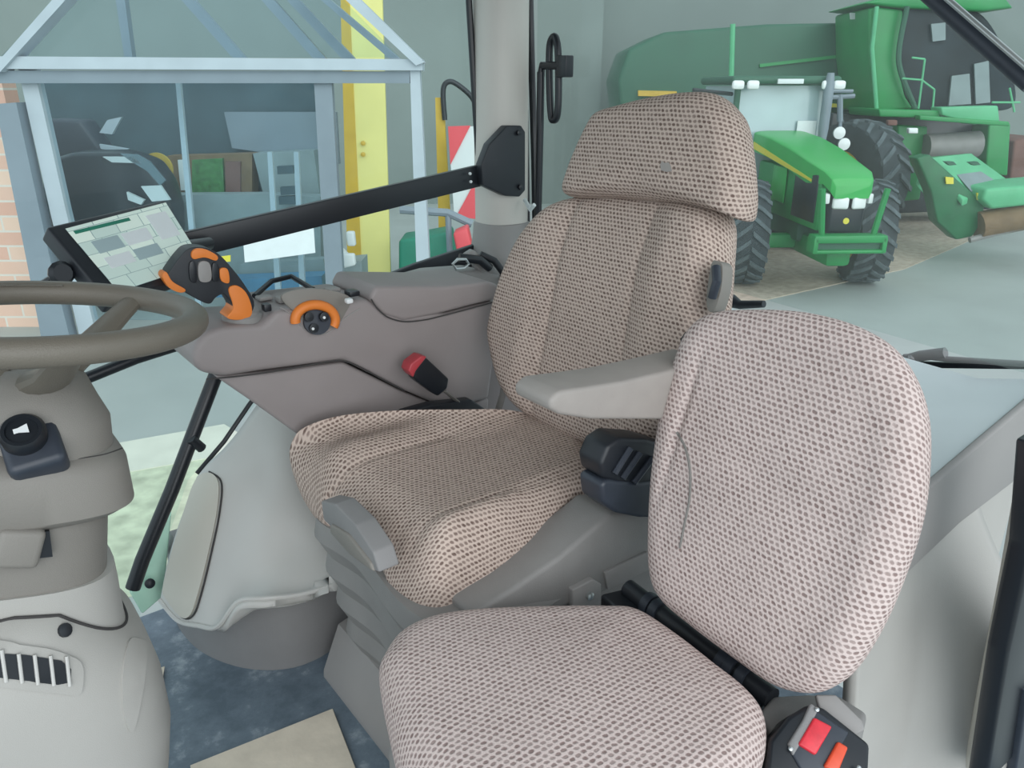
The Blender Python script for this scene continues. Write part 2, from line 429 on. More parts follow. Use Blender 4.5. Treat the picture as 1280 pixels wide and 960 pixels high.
# lower front-right glass below the window edge
LG = [ony(60, 492, 1.90), ony(250, 424, 1.90), ony(320, 505, 1.86), ony(235, 590, 1.84), ony(170, 765, 1.84), ony(60, 800, 1.84)]
struct('window_2', MB().add([V((-.6, 1.9, .62)), ony(250, 424, 1.9), ony(420, 400, 1.9), ony(320, 505, 1.88), ony(235, 600, 1.87), ony(175, 770, 1.86), V((-.6, 1.86, .05))], [tuple(range(7))]), 'glass_side', 0)
# rear window
RX = 1.52
rw = [V((RX, 1.83, .9)), V((RX, .20, .835)), V((RX, .20, 1.8)), V((RX, 1.83, 1.8))]
struct('window_3', MB().add(rw, [(0, 1, 2, 3)]), 'glass_rear', 0)
struct('trim_5', MB().tube([onx(670, 330, RX), onx(668, 200, RX), onx(664, 60, RX), onx(661, -60, RX)], .010, 8).tube([onx(661, 330, RX-.01), onx(657, 60, RX-.01), onx(655, -60, RX-.01)], .006, 8), 'satin_black')

#@@ LEFT REAR TRIM (shelf, side panel, door post)
rs = thing('rear_side_trim', (1.2, .5, 0), 'grey shelf and beige inner fender trim behind the small seat', 'trim panel')
SZ = .80
sh = [onz(1120, 655, SZ), onz(1160, 612, SZ), onz(1220, 560, SZ), onz(1295, 492, SZ), V((1.54, .40, SZ)), V((1.515, .44, SZ)), V((1.515, 1.78, SZ+.085)), V((1.2, 1.78, SZ+.085)), V((1.13, 1.0, SZ)), V((.97, .55, SZ))]
sv = []
for i in range(13):
    for j in range(13):
        f = j/12; y = .412+f*1.35; x0 = 1.0 if y < .6 else min(1.30, 1.0+(y-.6)*1.2); x = x0+(1.515-x0)*i/12
        sv.append(V((x, y, .770+.076*(x-1.0)/.515*(1 if y < .42 else .55) + (.035*f))))
sm_ = MB().add(sv+[v-Z*.03 for v in sv], [(i*13+j, (i+1)*13+j, (i+1)*13+j+1, i*13+j+1) for i in range(12) for j in range(12)]+[(169+i*13+j, 169+i*13+j+1, 169+(i+1)*13+j+1, 169+(i+1)*13+j) for i in range(12) for j in range(12)])
obj('shelf', sm_, 'shelf_grey', rs)
obj('fender_return', MB().box((1.36, .424, .375), (.31, .012, .75)), 'beige', rs)
band = [ony(1120, 655, .40), ony(1160, 613, .40), ony(1290, 497, .40), ony(1345, 470, .40), ony(1345, 560, .39), ony(1282, 592, .39), ony(1200, 655, .39), ony(1130, 722, .39), ony(1080, 730, .39)]
band = [V((.95, .40, .765)), V((1.10, .40, .789)), V((1.25, .40, .812)), V((1.52, .40, .852)), V((1.52, .40, .76)), ony(1282, 592, .40), ony(1200, 655, .40), ony(1130, 722, .40), V((.95, .40, .56))]
obj('side_band', MB().prism(band, (0, .014, 0), .005), 'trim_grey', rs)
# beige inner fender: a bulging surface
rows = []
for i in range(25):
    r = []; s = i/24; x = .98+s*.32
    for j in range(25):
        t = j/24; z = (.62+.12*s)*(1-t)
        bul = .035*math.exp(-((s-.75)/.22)**2-((t-.45)/.2)**2)
        r.append(V((x, .445-.05*math.sin(t*PI*.5)-bul*.5-.115*sm(.55, 1, s)*sm(0, .4, t), z)))
    rows.append(r)
mb = MB(); o = 0
for r in rows: mb.v += r
for i in range(24):
    for j in range(24): mb.f.append((i*25+j, (i+1)*25+j, (i+1)*25+j+1, i*25+j+1))
oo = obj('inner_fender', mb, 'beige', rs); sd = oo.modifiers.new('s', 'SOLIDIFY'); sd.thickness = .02; sd.offset = 1
# door post: beige rim plus black seal
dp = thing('door_post', (1.05, .27, 0), 'black rubber-sealed door post with beige edge at the right of the picture', 'door post')
a = [ony(1284, 600, .30), ony(1262, 720, .30), ony(1236, 850, .30), ony(1210, 985, .30)]
obj('beige_rim', MB().tube([a[0]+Z*.25]+a+[V((a[-1].x, .3, 0))], .013, 10), 'cream', dp)
a2 = [ony(1290, 640, .27), ony(1275, 720, .27), ony(1248, 850, .27), ony(1222, 985, .27)]
d = [ony(1300, 560, .26), ony(1287, 690, .26), ony(1258, 820, .26), ony(1230, 985, .26)]
x0 = [p.x+.012 for p in d]
poly = [V((p.x+.008, .26, p.z)) for p in d]+[V((d[-1].x+.14, .26, d[-1].z-.02)), V((d[0].x+.14, .26, d[0].z))]
obj('seal', MB().prism(poly, (0, .03, 0), .006), 'satin_black', dp)
poly = [ony(1276, 860, .262), ony(1300, 850, .262), ony(1300, 990, .262), ony(1256, 990, .262)]
obj('latch_plate', MB().prism([p-Y*.012 for p in poly], (0, .02, 0), .004), 'dark_blue', dp)

#@@ FAR SIDE PANEL (white moulding over the wheel arch) with grey kick base
ap = thing('wheel_arch_panel', (.75, 1.7, 0), 'white moulded wheel arch panel with cream hatch below the side window', 'side panel')
# grey drum on the floor
arc = [onz(200, 700, 0), onz(215, 765, 0), onz(235, 800, 0), onz(265, 822, 0), onz(310, 836, 0), onz(360, 836, 0), onz(400, 822, 0), onz(430, 800, 0), onz(470, 770, 0)]
CX = V((.68, 1.98, 0))
low = resample(spline(arc, 60, False)+[V((1.1, 1.5, 0)), V((1.2, 1.85, 0)), V((.62, 1.86, 0)), V((.42, 1.80, 0))], 120)
for p in low: p.y = min(p.y, 1.86); p.x = max(p.x, .305)
def scaled(P, k, z, sh=V((0, 0, 0))): return [V((CX.x+(p.x-CX.x)*k+sh.x, CX.y+(p.y-CX.y)*k+sh.y, z)) for p in P]
kb = MB().rings([scaled(low, k, z) for k, z in ((1, 0), (1.0, .03), (.985, .12), (.975, .24), (.93, .27))])
obj('kick_base', kb, 'kick', ap, 50)
# white shell: rows of points taken over the moulding, each on its own depth
cols = [
 # (px,py,y) from the top edge down to the lower rim
 [(246,596,1.83),(236,622,1.80),(222,660,1.775),(210,700,1.755),(203,735,1.745),(200,750,1.74)],
 [(262,577,1.83),(262,610,1.76),(252,650,1.72),(240,700,1.695),(228,750,1.67),(222,775,1.67)],
 [(280,560,1.83),(292,600,1.73),(290,650,1.67),(278,700,1.635),(262,750,1.60),(248,782,1.60)],
 [(300,536,1.84),(325,590,1.70),(330,640,1.62),(325,690,1.575),(300,752,1.54),(272,783,1.54)],
 [(322,505,1.86),(352,570,1.69),(362,630,1.60),(362,690,1.54),(330,745,1.49),(298,752,1.50)],
 [(345,480,1.86),(378,560,1.69),(388,620,1.60),(400,680,1.52),(370,740,1.46),(330,748,1.46)],
 [(380,480,1.84),(408,560,1.68),(420,620,1.60),(440,675,1.51),(420,725,1.44),(380,742,1.44)],
 [(440,480,1.82),(460,560,1.68),(470,610,1.60),(490,660,1.50),(480,700,1.44),(440,722,1.43)],
]
G = [[ony(*p) for p in c] for c in cols]
G = [spline(c, 24, False) for c in G]; G = [spline([G[i][j] for i in range(len(G))], 60, False) for j in range(24)]
mb = MB()
for r in G: mb.v += r
for j in range(23):
    for i in range(59): mb.f.append((j*60+i, j*60+i+1, (j+1)*60+i+1, (j+1)*60+i))
shell = mb; bv = bvh_of(shell)
o1 = obj('shell', mb, 'panel', ap, 60); m_ = o1.modifiers.new('s', 'SOLIDIFY'); m_.thickness = .02; m_.offset = -1
drape_patch(bv, [(246,602),(262,592),(274,604),(272,640),(262,690),(250,740),(240,768),(228,770),(210,748),(206,735),(214,700),(232,640)], .006, 'access_hatch', 'cream', ap, smoothpts=60)
drape_line(bv, [(262,590),(277,603),(275,640),(265,690),(253,740),(243,768),(230,772),(212,752)], .0022, 'hatch_gap', 'groove', ap, lift=.002)
# moulded lower lip line
rim = [G[-1][i] for i in range(0, 60)]
obj('lower_lip', MB().tube(rim, .006, 8), 'panel', ap)
# black rubber edge between glass and moulding
struct('trim_6', MB().tube([ony(246, 592, 1.86), ony(280, 552, 1.87), ony(312, 505, 1.88), ony(340, 470, 1.88)], .006, 8), 'satin_black')
# green-tinted door sill corner
sg = [onz(150, 690, .06), onz(205, 640, .06), onz(215, 745, .05), onz(180, 768, .04), onz(160, 745, .05)]
struct('trim_7', MB().prism([ony(176, 700, 1.84), ony(215, 640, 1.84), ony(205, 745, 1.80), ony(178, 768, 1.80), ony(163, 742, 1.82)], (0, .02, 0), .004), 'sill_green')
tag(obj('rubber_plug', MB().lathe([(.012, 0), (.012, .006), (.006, .010)], ony(187, 729, 1.80), (0, -1, .3), 16), 'black'), 'small dark rubber plug in the green tinted lower glass corner', 'plug')
tag(obj('door_strut', MB().tube([ony(166, 735, 1.70), ony(178, 700, 1.70), ony(215, 612, 1.72), ony(250, 520, 1.74), ony(275, 455, 1.76), ony(290, 415, 1.78)], .0165, 14).tube([ony(238, 548, 1.72), ony(252, 560, 1.73)], .012, 10), 'satin_black'), 'black slanting support bar in front of the lower side glass', 'support bar')

#@@ HANDRAIL + MONITOR
hr = thing('handrail', ony(620, 200, 1.80), 'black flat guard rail running from the grey post across the side window', 'rail')
A, B = ony(600, 220, 1.80), ony(232, 308, 1.84)
dz = (ony(600, 232, 1.8)-ony(600, 206, 1.8)).length
def bar_prism(a, b, w1, w2, th):
    d = (b-a).normalized(); u = Z-d*d.z; u.normalize()
    return MB().prism([a+u*w1/2, b+u*w2/2, b-u*w2/2, a-u*w1/2], (0, .02, 0), .003)
rail = bar_prism(A+(A-B)*.05, B+(B-A)*.12, .058, .062, .02)
obj('bar', rail, 'satin_black', hr)
pl = [ony(634,157,1.775), ony(652,157,1.775), ony(657,165,1.775), ony(657,238,1.775), ony(650,246,1.775), ony(632,245,1.775), ony(604,232,1.775), ony(602,206,1.775), ony(612,180,1.775)]
obj('bracket_plate', MB().prism(pl, (0, .03, 0), .004), 'black', hr)
for q in ((648,166), (650,234)):
    obj('bolt', MB().lathe([(.008, 0), (.008, .005), (.004, .007)], ony(*q, 1.772), (0, -1, 0), 6), 'satin_black', hr)
for q in ((587,217), (588,227)):
    obj('rivet', MB().lathe([(.004, 0), (.004, .004), (.002, .005)], ony(*q, 1.79), (0, -1, 0), 12), 'white', hr)
mo = thing('display_monitor', ony(160, 330, 1.6), 'black framed touch display screen tilted behind the steering wheel', 'monitor')
nM = V((.30, -.60, .70)).normalized(); P0 = ony(150, 300, 1.60)
q = [onp(58, 283, P0, nM), onp(206, 249, P0, nM), onp(262, 335, P0, nM), onp(136, 378, P0, nM)]
obj('housing', MB().prism(q, -nM*.035, .006), 'black', mo)
def lerp4(u, v): return (q[0]*(1-u)+q[1]*u)*(1-v)+(q[3]*(1-u)+q[2]*u)*v
s = MB(); s.add([lerp4(.1, .08)+nM*.0015, lerp4(.985, .05)+nM*.0015, lerp4(.97, .93)+nM*.0015, lerp4(.12, .93)+nM*.0015], [(0, 1, 2, 3)]); s.uv = [(0, 1), (1, 1), (1, 0), (0, 0)]
sc = obj('screen', s, 'screen', mo, 0)
def strip(u0, u1, v0, v1, m, h=.0022, name='screen_tile'):
    return obj(name, MB().prism([lerp4(u0, v0)+nM*h, lerp4(u1, v0)+nM*h, lerp4(u1, v1)+nM*h, lerp4(u0, v1)+nM*h], -nM*.001), m, sc, 0)
strip(.14, .60, .13, .17, 'teal_green', name='title_bar')
strip(.74, .93, .16, .50, 'paper'); strip(.20, .42, .30, .46, 'windscreen'); strip(.45, .68, .30, .46, 'paper'); strip(.20, .42, .52, .66, 'paper'); strip(.45, .68, .52, .66, 'windscreen')
obj('mount_arm', MB().tube([lerp4(.5, .5)-nM*.03, lerp4(.7, .35)-nM*.07, ony(262, 304, 1.80)], .014, 10), 'satin_black', mo)
kn = thing('monitor_clamp', ony(45, 350, 1.6), 'black clamp knob and arm left of the display screen', 'clamp')
obj('knob', MB().lathe([(.006, 0), (.02, .002), (.022, .012), (.016, .02)], ony(74, 342, 1.55), (.2, -1, .2), 12), 'satin_black', kn)
obj('arm', MB().tube([ony(72, 344, 1.57), ony(45, 360, 1.60), ony(-20, 372, 1.62)], .007, 8), 'satin_black', kn)

#@@ STEERING WHEEL
wc = V((.095, 1.08, 1.058)); wn = V((.13, .03, 1)).normalized()
sw = thing('steering_wheel', wc-wn*.1, 'brown-grey steering wheel with ribbed rim at the left edge', 'steering wheel')
e1 = (X-wn*X.dot(wn)).normalized(); e2 = wn.cross(e1); WR = .186
obj('rim', MB().tube([wc+(e1*math.cos(2*PI*k/80)+e2*math.sin(2*PI*k/80))*WR for k in range(80)], .0168, 20, True), 'wheel', sw)
# knurled grip band on the far arc
gb = MB()
for k in range(70):
    a = math.radians(70+k*.75)
    c = wc+(e1*math.cos(a)+e2*math.sin(a))*WR; t = -e1*math.sin(a)+e2*math.cos(a)
    gb.box(c-(e1*math.cos(a)+e2*math.sin(a))*.0105+wn*.0125, (.0016, .010, .002), rotm(t, wn.cross(t)*-1, wn))
obj('grip_ribs', gb, 'wheel', sw)
hc = wc-wn*.075
for ang in (38, 160, 275):
    a = math.radians(ang); dr = e1*math.cos(a)+e2*math.sin(a)
    obj('spoke', MB().tube([wc+dr*(WR-.004), wc+dr*(WR*.8)-wn*.018, wc+dr*(WR*.5)-wn*.05, hc+dr*.03], [.013, .015, .019, .026], 14, flat=(.7, 1.25)), 'wheel', sw)
obj('hub', MB().lathe([(.0, .012), (.035, .012), (.055, .0), (.068, -.03), (.080, -.055), (.082, -.10), (.076, -.105), (0, -.105)], hc, wn, 40), 'column', sw)

#@@ STEERING COLUMN AND FRONT PEDESTAL
sc_ = thing('steering_column', (.0, 1.1, 0), 'grey and beige steering column pedestal with horn button, vent and side hatch', 'steering column')
hx, hy = .01, 1.10
head = MB().loft([(hx, hy, .824, .120, .10, 3), (hx, hy, .828, .145, .116, 3.4), (hx, hy, .838, .155, .124, 3.8), (hx, hy, .892, .155, .124, 3.8), (hx-.002, hy, .908, .147, .117, 3.6), (hx-.006, hy, .918, .128, .10, 3.2), (hx-.008, hy, .923, .09, .07, 2.8), (hx-.010, hy, .924, .04, .04, 2.4)], 96)
for v in head.v: v.z -= .028*(v.x-hx)/.15
obj('column_head', head, 'column', sc_)
bh = bvh_of(head)
drape_line(bh, [(153,560),(130,568),(100,573),(75,576)], .0010, 'head_seam', 'groove', sc_, lift=-.0003)
collar = MB().loft([(hx-.01, hy, .60, .10, .10, 2.6), (hx-.01, hy, .70, .113, .104, 2.8), (hx-.005, hy, .825, .130, .112, 3)])
for v in collar.v: v.z -= .028*(v.x-hx)/.15
obj('collar', collar, 'column', sc_)
bs = []
for zz, rx, ry in ((.52, .128, .110), (.62, .128, .110), (.67, .129, .110), (.70, .130, .110), (.740, .130, .110)):
    r = MB().loft([(-.003, hy, zz, rx, ry, 2.8)]*2).v[:48]
    for v in r: v.z -= max(0, (zz-.55)/.185)*.035*(v.x+.003)/.13
    bs.append(r)
shr = MB().rings(bs)
obj('boot', shr, 'beige', sc_)
ped = MB().loft([(-.13, 1.12, 0, .235, .17, 4), (-.13, 1.12, .28, .25, .182, 4), (-.13, 1.12, .38, .272, .188, 4), (-.13, 1.12, .45, .285, .19, 4), (-.13, 1.12, .52, .285, .19, 3.8), (-.13, 1.12, .565, .278, .19, 3.6), (-.13, 1.12, .60, .262, .189, 3.3), (-.125, 1.12, .65, .228, .185, 3), (-.12, 1.12, .695, .200, .174, 2.8), (-.115, 1.12, .715, .165, .155, 2.6), (-.11, 1.12, .724, .12, .11, 2.4)], 120)
obj('pedestal', ped, 'beige', sc_)
bp_ = bvh_of(ped)
lp_ = []
for k in range(80):
    a = 2*PI*k/80; c_, s_ = math.cos(a), math.sin(a)
    x = -.003+.130*math.copysign(abs(c_)**(2/2.8), c_); y = hy+.112*math.copysign(abs(s_)**(2/2.8), s_)
    h_ = bp_.ray_cast(V((x, y, 1)), V((0, 0, -1)))
    if h_[0] is not None: lp_.append(h_[0]+Z*.0005)
obj('boot_gap', MB().tube(lp_, .0022, 8, True), 'groove', sc_)
# vent in the near face
def surf(bvh, px, py, lift=0):
    h, nn = hit(bvh, px, py)
    if h is None: return None
    if nn.dot(h-O) > 0: nn = -nn
    return h+nn*lift
vt = drape_patch(bp_, [(-60,800),(40,808),(80,818),(100,830),(102,855),(96,868),(70,866),(0,858),(-60,850)], .004, 'vent_surround', 'beige', sc_, smoothpts=50)
vd = drape_patch(bp_, [(-60,812),(30,818),(74,826),(86,836),(86,852),(70,855),(0,846),(-60,840)], .0055, 'vent', 'satin_black', sc_)
for k in range(7):
    x = -38+k*19.5
    a, b_ = surf(bp_, x, 812+k*1.5, .007), surf(bp_, x+5, 848+k*1.4, .007)
    if a and b_: obj('slat', MB().tube([a, b_], .0022, 8), 'panel', vd)
drape_patch(bp_, [(160,802),(172,800),(182,806),(180,840),(174,880),(166,912),(158,908),(152,880),(152,840)], .003, 'side_hatch', 'beige', sc_, smoothpts=40)
h_ = surf(bp_, 80, 788)
for (px, py) in ((80,788),):
    h_, nn = hit(bp_, px, py)
    if h_: obj('bolt', MB().lathe([(.009, 0), (.009, .004), (.004, .006)], h_, nn if nn.dot(h_-O) < 0 else -nn, 12), 'black', sc_)
hb = ony(41, 560, .992); hn = V((-.12, -.62, .78)).normalized()
t1 = (X-hn*X.dot(hn)).normalized(); t2 = hn.cross(t1); R = rotm(t1, t2, hn)
bz = obj('switch_plate', MB().box(hb-hn*.012, (.062, .058, .040), R, .009, 3), 'dark_blue', sc_)
obj('horn_button', MB().lathe([(.024, 0), (.0245, .016), (.021, .021), (.017, .021), (.016, .018), (0, .019)], hb+hn*.006+t2*.012-t1*.004, hn, 32), 'satin_black', bz)
c = hb+hn*.0265+t2*.012-t1*.004
obj('horn_symbol', MB().prism([c+t1*-.008+t2*.003, c+t1*-.003+t2*.003, c+t1*.007+t2*.006, c+t1*.007-t2*.006, c+t1*-.003-t2*.003, c+t1*-.008-t2*.003], hn*.001), 'icon_white', bz)
tl = MB().box(ony(22, 682, .985), (.05, .03, .05), Matrix.Rotation(.4, 3, 'Y'), .008, 3)
obj('tilt_lever', tl, 'column', sc_)
obj('lever_slot', MB().prism([ony(46,666,.98), ony(62,664,.98), ony(66,696,.98), ony(48,698,.98)], (0, .01, 0)), 'satin_black', sc_)
tag(obj('column_switch', MB().box(ony(96, 486, 1.22), (.03, .03, .028), None, .006).tube([ony(95, 482, 1.22), ony(105, 476, 1.25)], .006, 8), 'satin_black'), 'small black switch behind the steering column head', 'switch')

#@@ SEAT CONSOLE (right armrest with joystick)
YC = 1.50
co = thing('armrest_console', (.7, 1.45, .45), 'grey right armrest console with joystick, orange ring dial and padded lid', 'armrest console')
upper = [(243,434),(254,418),(276,409),(328,406),(346,388),(460,374),(480,385),(560,392),(622,376),(620,440),(612,500),(560,512),(505,488),(430,451),(330,464),(280,472),(250,466),(240,452)]
up_ = [ony(x, y, YC) for x, y in upper]
obj('upper_shell', MB().prism(up_, (0, .20, 0), .018, 4), 'console', co)
lower = [(268,470),(330,466),(430,453),(505,490),(560,512),(612,498),(610,522),(520,530),(430,536),(384,548),(376,546),(312,500)]
obj('lower_body', MB().prism([ony(x, y, YC+.012) for x, y in lower], (0, .17, 0), .012, 3), 'console', co)
obj('rear_cover', MB().prism([ony(x, y, YC+.13) for x, y in ((600,400),(655,400),(700,470),(720,600),(600,600))], (0, .04, 0), .008), 'console', co)
gl = spline([ony(x, y, YC-.001) for x, y in ((258,474),(300,470),(350,463),(405,453),(428,451),(450,459),(478,474),(505,488))], 50, False)
obj('seam', MB().tube(gl, .0018, 8), 'groove', co)
lid = [(462,374),(470,358),(560,358),(612,352),(624,356),(624,374),(590,382),(545,394),(505,402),(480,394)]
obj('storage_lid', MB().prism([ony(x, y, YC-.004) for x, y in lid], (0, .20, 0), .010, 4), 'console', co)
obj('lid_gap', MB().tube(spline([ony(x, y, YC-.005) for x, y in ((464,374),(472,386),(486,397),(506,402),(530,400),(548,396),(590,385),(624,376))], 50, False), .0016, 8), 'groove', co)
# top deck with switch groups
TZ = ony(400, 378, YC).z
# joystick
jp = onz(303, 395, ony(302, 407, YC).z+.004)
jb = obj('joystick', MB().lathe([(.041, -.02), (.041, .003), (.037, .007), (.037, .012), (.031, .018), (.022, .026), (.018, .032)], jp, Z, 28), 'seatbase', co)
jn = V((.35, -.75, .35)).normalized()       # face of the grip looks at the driver's side
YJ = YC+.02
hp = [(206,350),(213,338),(226,320),(238,310),(258,310),(274,318),(290,335),(306,356),(318,378),(312,394),(296,396),(290,380),(280,368),(270,372),(262,380),(246,374),(222,360)]
gr_ = obj('grip', MB().prism(spline([ony(x, y, YJ) for x, y in hp], 68), (0, .045, 0), .010, 4), 'black', jb)
obj('stalk', MB().prism(spline([ony(x, y, YJ-.004) for x, y in ((286,362),(296,357),(308,366),(315,384),(313,396),(298,400),(284,397),(292,384))], 40), (0, .046, 0), .006, 3), 'orange', jb)
def flat_on(pts, depth, th, name, m, parent, bev=.002, n=30):
    return obj(name, MB().prism(spline([ony(x, y, depth) for x, y in pts], n), (0, th, 0), bev, 2), m, parent)
flat_on([(240,316),(246,311),(258,312),(272,320),(270,326),(256,322),(242,324)], YJ-.006, .02, 'top_button', 'orange', gr_)
flat_on([(276,336),(284,336),(287,346),(286,354),(278,352),(275,344)], YJ-.006, .02, 'side_button', 'orange', gr_)
flat_on([(203,346),(208,340),(216,352),(232,362),(226,366),(212,360)], YJ-.003, .03, 'lower_button', 'orange', gr_)
flat_on([(237,330),(244,328),(246,352),(238,350)], YJ-.005, .02, 'rocker_switch', 'satin_black', gr_)
flat_on([(249,329),(262,329),(264,350),(250,351)], YJ-.006, .02, 'thumb_roller', 'trim_grey', gr_)
flat_on([(266,330),(273,332),(274,350),(266,350)], YJ-.005, .02, 'rocker_switch', 'satin_black', gr_)
# orange ring dial set in a recess
dc = ony(396, 398, YC-.001)
obj('dial_recess', MB().prism(spline([ony(x, y, YC-.002) for x, y in ((352,372),(372,362),(408,362),(438,372),(432,392),(420,408),(400,414),(386,408),(370,392))], 50), (0, .01, 0), .002, 2), 'column', co)
obj('recess_highlight', MB().tube(spline([ony(x, y, YC-.0005) for x, y in ((350,384),(360,390),(372,402),(384,414),(398,418),(412,415),(424,404),(436,394),(450,386))], 40, False), .0014, 8), 'trim_grey', co)  # pale line paints the highlight along the recess edge
ring = MB()
rp = []
for k in range(31):
    a = math.radians(190-k*7.2); rp.append(ony(394+25*math.cos(a), 400-19*math.sin(a), YC-.006))
ring.tube(rp, .0105, 12, flat=(1, 1))
rg = obj('throttle_dial', ring, 'orange', co)
obj('dial_face', MB().lathe([(.0, 0), (.030, 0), (.030, .008), (.0, .010)], ony(395, 401, YC), (0, -1, .25), 28), 'dark_blue', rg)
for q, m_ in (((385,396), 'satin_black'), ((404,396), 'satin_black'), ((391,410), 'satin_black')):
    bt = obj('button', MB().lathe([(.010, 0), (.010, .008), (0, .009)], ony(*q, YC-.010), (0, -1, .2), 18), m_, rg)
for q in ((391,411), (405,397)):
    obj('symbol', MB().lathe([(.0032, 0), (.0032, .002)], ony(*q, YC-.018), (0, -1, .2), 6), 'icon_white', rg)
# deck switches on top of the console
TP = V((0, 0, 0))
def ontop(px, py): return onz(px, py, TZ+.004)
for q, sz, m_ in (((352,374),(.022,.03,.012),'trim_grey'), ((372,370),(.03,.025,.012),'trim_grey'), ((333,384),(.016,.02,.016),'satin_black'), ((415,362),(.03,.03,.01),'trim_grey'), ((440,366),(.025,.03,.012),'satin_black'), ((436,376),(.015,.015,.01),'icon_white'), ((330,372),(.03,.03,.008),'trim_grey')):
    obj('deck_switch', MB().box(ontop(*q), sz, None, .003), m_, co)
obj('deck_grip', MB().tube([ontop(318,370), ontop(340,358)+Z*.012, ontop(365,354)+Z*.016, ontop(392,362)], .006, 8), 'satin_black', co)
# red-topped buckle on its stalk
bk = thing('seat_belt_buckle', (1.0, 1.37, .6), 'black seat belt buckle with red button beside the armrest console', 'seat belt buckle')
YB = 1.42
obj('housing', MB().prism([ony(514,462,YB), ony(532,446,YB), ony(562,474,YB), ony(560,486,YB), ony(548,496,YB), ony(520,476,YB)], (0, .035, 0), .006), 'satin_black', bk)
obj('red_button', MB().prism([ony(511,464,YB-.003), ony(514,455,YB-.003), ony(527,445,YB-.003), ony(534,446,YB-.003), ony(520,464,YB-.003), ony(517,472,YB-.003)], (0, .036, 0), .003), 'red', bk)
obj('stalk', MB().tube([ony(555,488,YB+.015), ony(572,502,YB+.02), ony(600,520,YB+.03)], .010, 8, flat=(.4, 1)), 'strap', bk)
tag(obj('belt_anchor', MB().prism([ony(505,516,1.43), ony(540,506,1.43), ony(590,500,1.43), ony(608,512,1.43), ony(600,530,1.43), ony(520,530,1.43)], (0, .03, 0), .004), 'black'), 'black belt anchor between seat cushion and armrest console', 'anchor')

#@@ DRIVER SEAT
ds = thing('driver_seat', (.85, 1.12, 0), 'large driver seat in beige-brown checked fabric with high backrest', 'seat')
cp = [(362,572,.57),(367,548,.61),(385,532,.64),(430,519,.65),(500,513,.65),(570,512,.65),(640,513,.63),(690,528,.58),(735,552,.55),(756,590,.53),(762,630,.50),(735,668,.47),(690,702,.46),(640,738,.455),(590,766,.45),(555,782,.45),(528,780,.45),(505,762,.46),(488,735,.48),(476,700,.52),(455,665,.545),(430,640,.55),(412,628,.545),(402,640,.52),(388,630,.51),(372,604,.53)]
cpts = [onz(*p) for p in cp]
cen = V((.80, 1.15, 0))
def cext(Xl, Yl):   # Xl along U (=X), Yl along N x U (=Y)
    b = .022*math.exp(-((abs(Yl)-.19)/.05)**2)
    dip = -.012*math.exp(-(Xl/.16)**2-(Yl/.14)**2)
    seam = -.006*math.exp(-((abs(Yl)-.135)/.008)**2)
    front = -.03*sm(-.16, -.30, Xl)
    return b+dip+seam+front
mb, *_ = cushion(cpts, Z, X, .055, .05, rad=.085, crown=.004, extra=cext, center=(.80, 1.15, .56))
obj('seat_cushion', mb, 'fabric_shaded', ds)
def backplane(X0, Z0, t): return V((X0, 1.08, Z0)), V((-math.cos(math.radians(t)), 0, math.sin(math.radians(t))))
P0, nb = backplane(1.06, .6, 14)
bo = [(625,430),(625,405),(635,365),(652,325),(676,283),(706,254),(760,242),(840,248),(894,258),(911,275),(910,330),(906,385),(898,450),(880,520),(840,556),(780,566),(740,556),(700,542),(664,518),(638,482)]
def bext(a, b):     # a along Y, b along up
    bol = .026*sm(.10, .19, abs(a))
    seam = -.007*math.exp(-((abs(a)-(.115+.02*b))/.007)**2)
    lumb = .012*math.exp(-((b+.12)/.10)**2)
    return bol+seam+lumb
mb, c0, *_ = cushion([onp(x, y, P0, nb) for x, y in bo], nb, Y, .04, .055, rad=.05, crown=.01, extra=bext, backrad=.04)
obj('backrest', mb, 'fabric_shaded', ds)
ho = [(712,243),(716,222),(728,190),(742,160),(754,143),(778,134),(820,123),(862,117),(895,118),(914,130),(928,152),(934,190),(937,235),(936,262),(930,276),(908,268),(870,258),(820,252),(765,248),(728,248)]
P1 = P0 + nb*.03
def hext(a, b): return .004*math.cos(a*9)
mb, c0, *_ = cushion([onp(x, y, P1, nb) for x, y in ho], nb, Y, .05, .06, rad=.045, crown=.006, extra=hext, backrad=.04)
hd = obj('headrest', mb, 'fabric_shaded', ds)
bv_h = bvh_of(mb)
drape_patch(bv_h, [(826,206),(828,201),(831,204),(836,203),(839,208),(840,214),(833,215),(827,213)], .0015, 'emblem', 'armrest', hd, step=3)
# lumbar side lever on the backrest
mbk = MB().prism(spline([onp(x, y, P0+nb*.068, nb) for x, y in ((889,330),(896,326),(903,332),(903,350),(900,368),(893,388),(885,388),(883,370))], 40), -nb*.03, .004)
lv = obj('adjuster_plate', mbk, 'column', ds)
obj('adjuster_lever', MB().tube([onp(895, 334, P0+nb*.075, nb), onp(896, 352, P0+nb*.085, nb), onp(890, 372, P0+nb*.078, nb)], .008, 10), 'dark_blue', lv)
obj('backrest_shell', MB().prism([V((1.15, .98, .55)), V((1.15, 1.24, .55)), V((1.27, 1.22, 1.08)), V((1.27, 1.0, 1.08))], (.05, 0, 0), .015), 'black', ds)
# front pan
obj('front_pan', MB().prism([onx(401,626,.49), onx(418,630,.49), onx(444,656,.49), onx(466,690,.49), onx(474,716,.49), onx(462,712,.49), onx(430,676,.49), onx(404,650,.49)], (.04, 0, 0), .004), 'kick', ds)
obj('release_handle', MB().prism([onx(412,655,.485), onx(434,668,.485), onx(462,704,.485), onx(466,716,.485), onx(436,694,.485), onx(412,666,.485)], (.03, 0, 0), .005), 'column', ds)
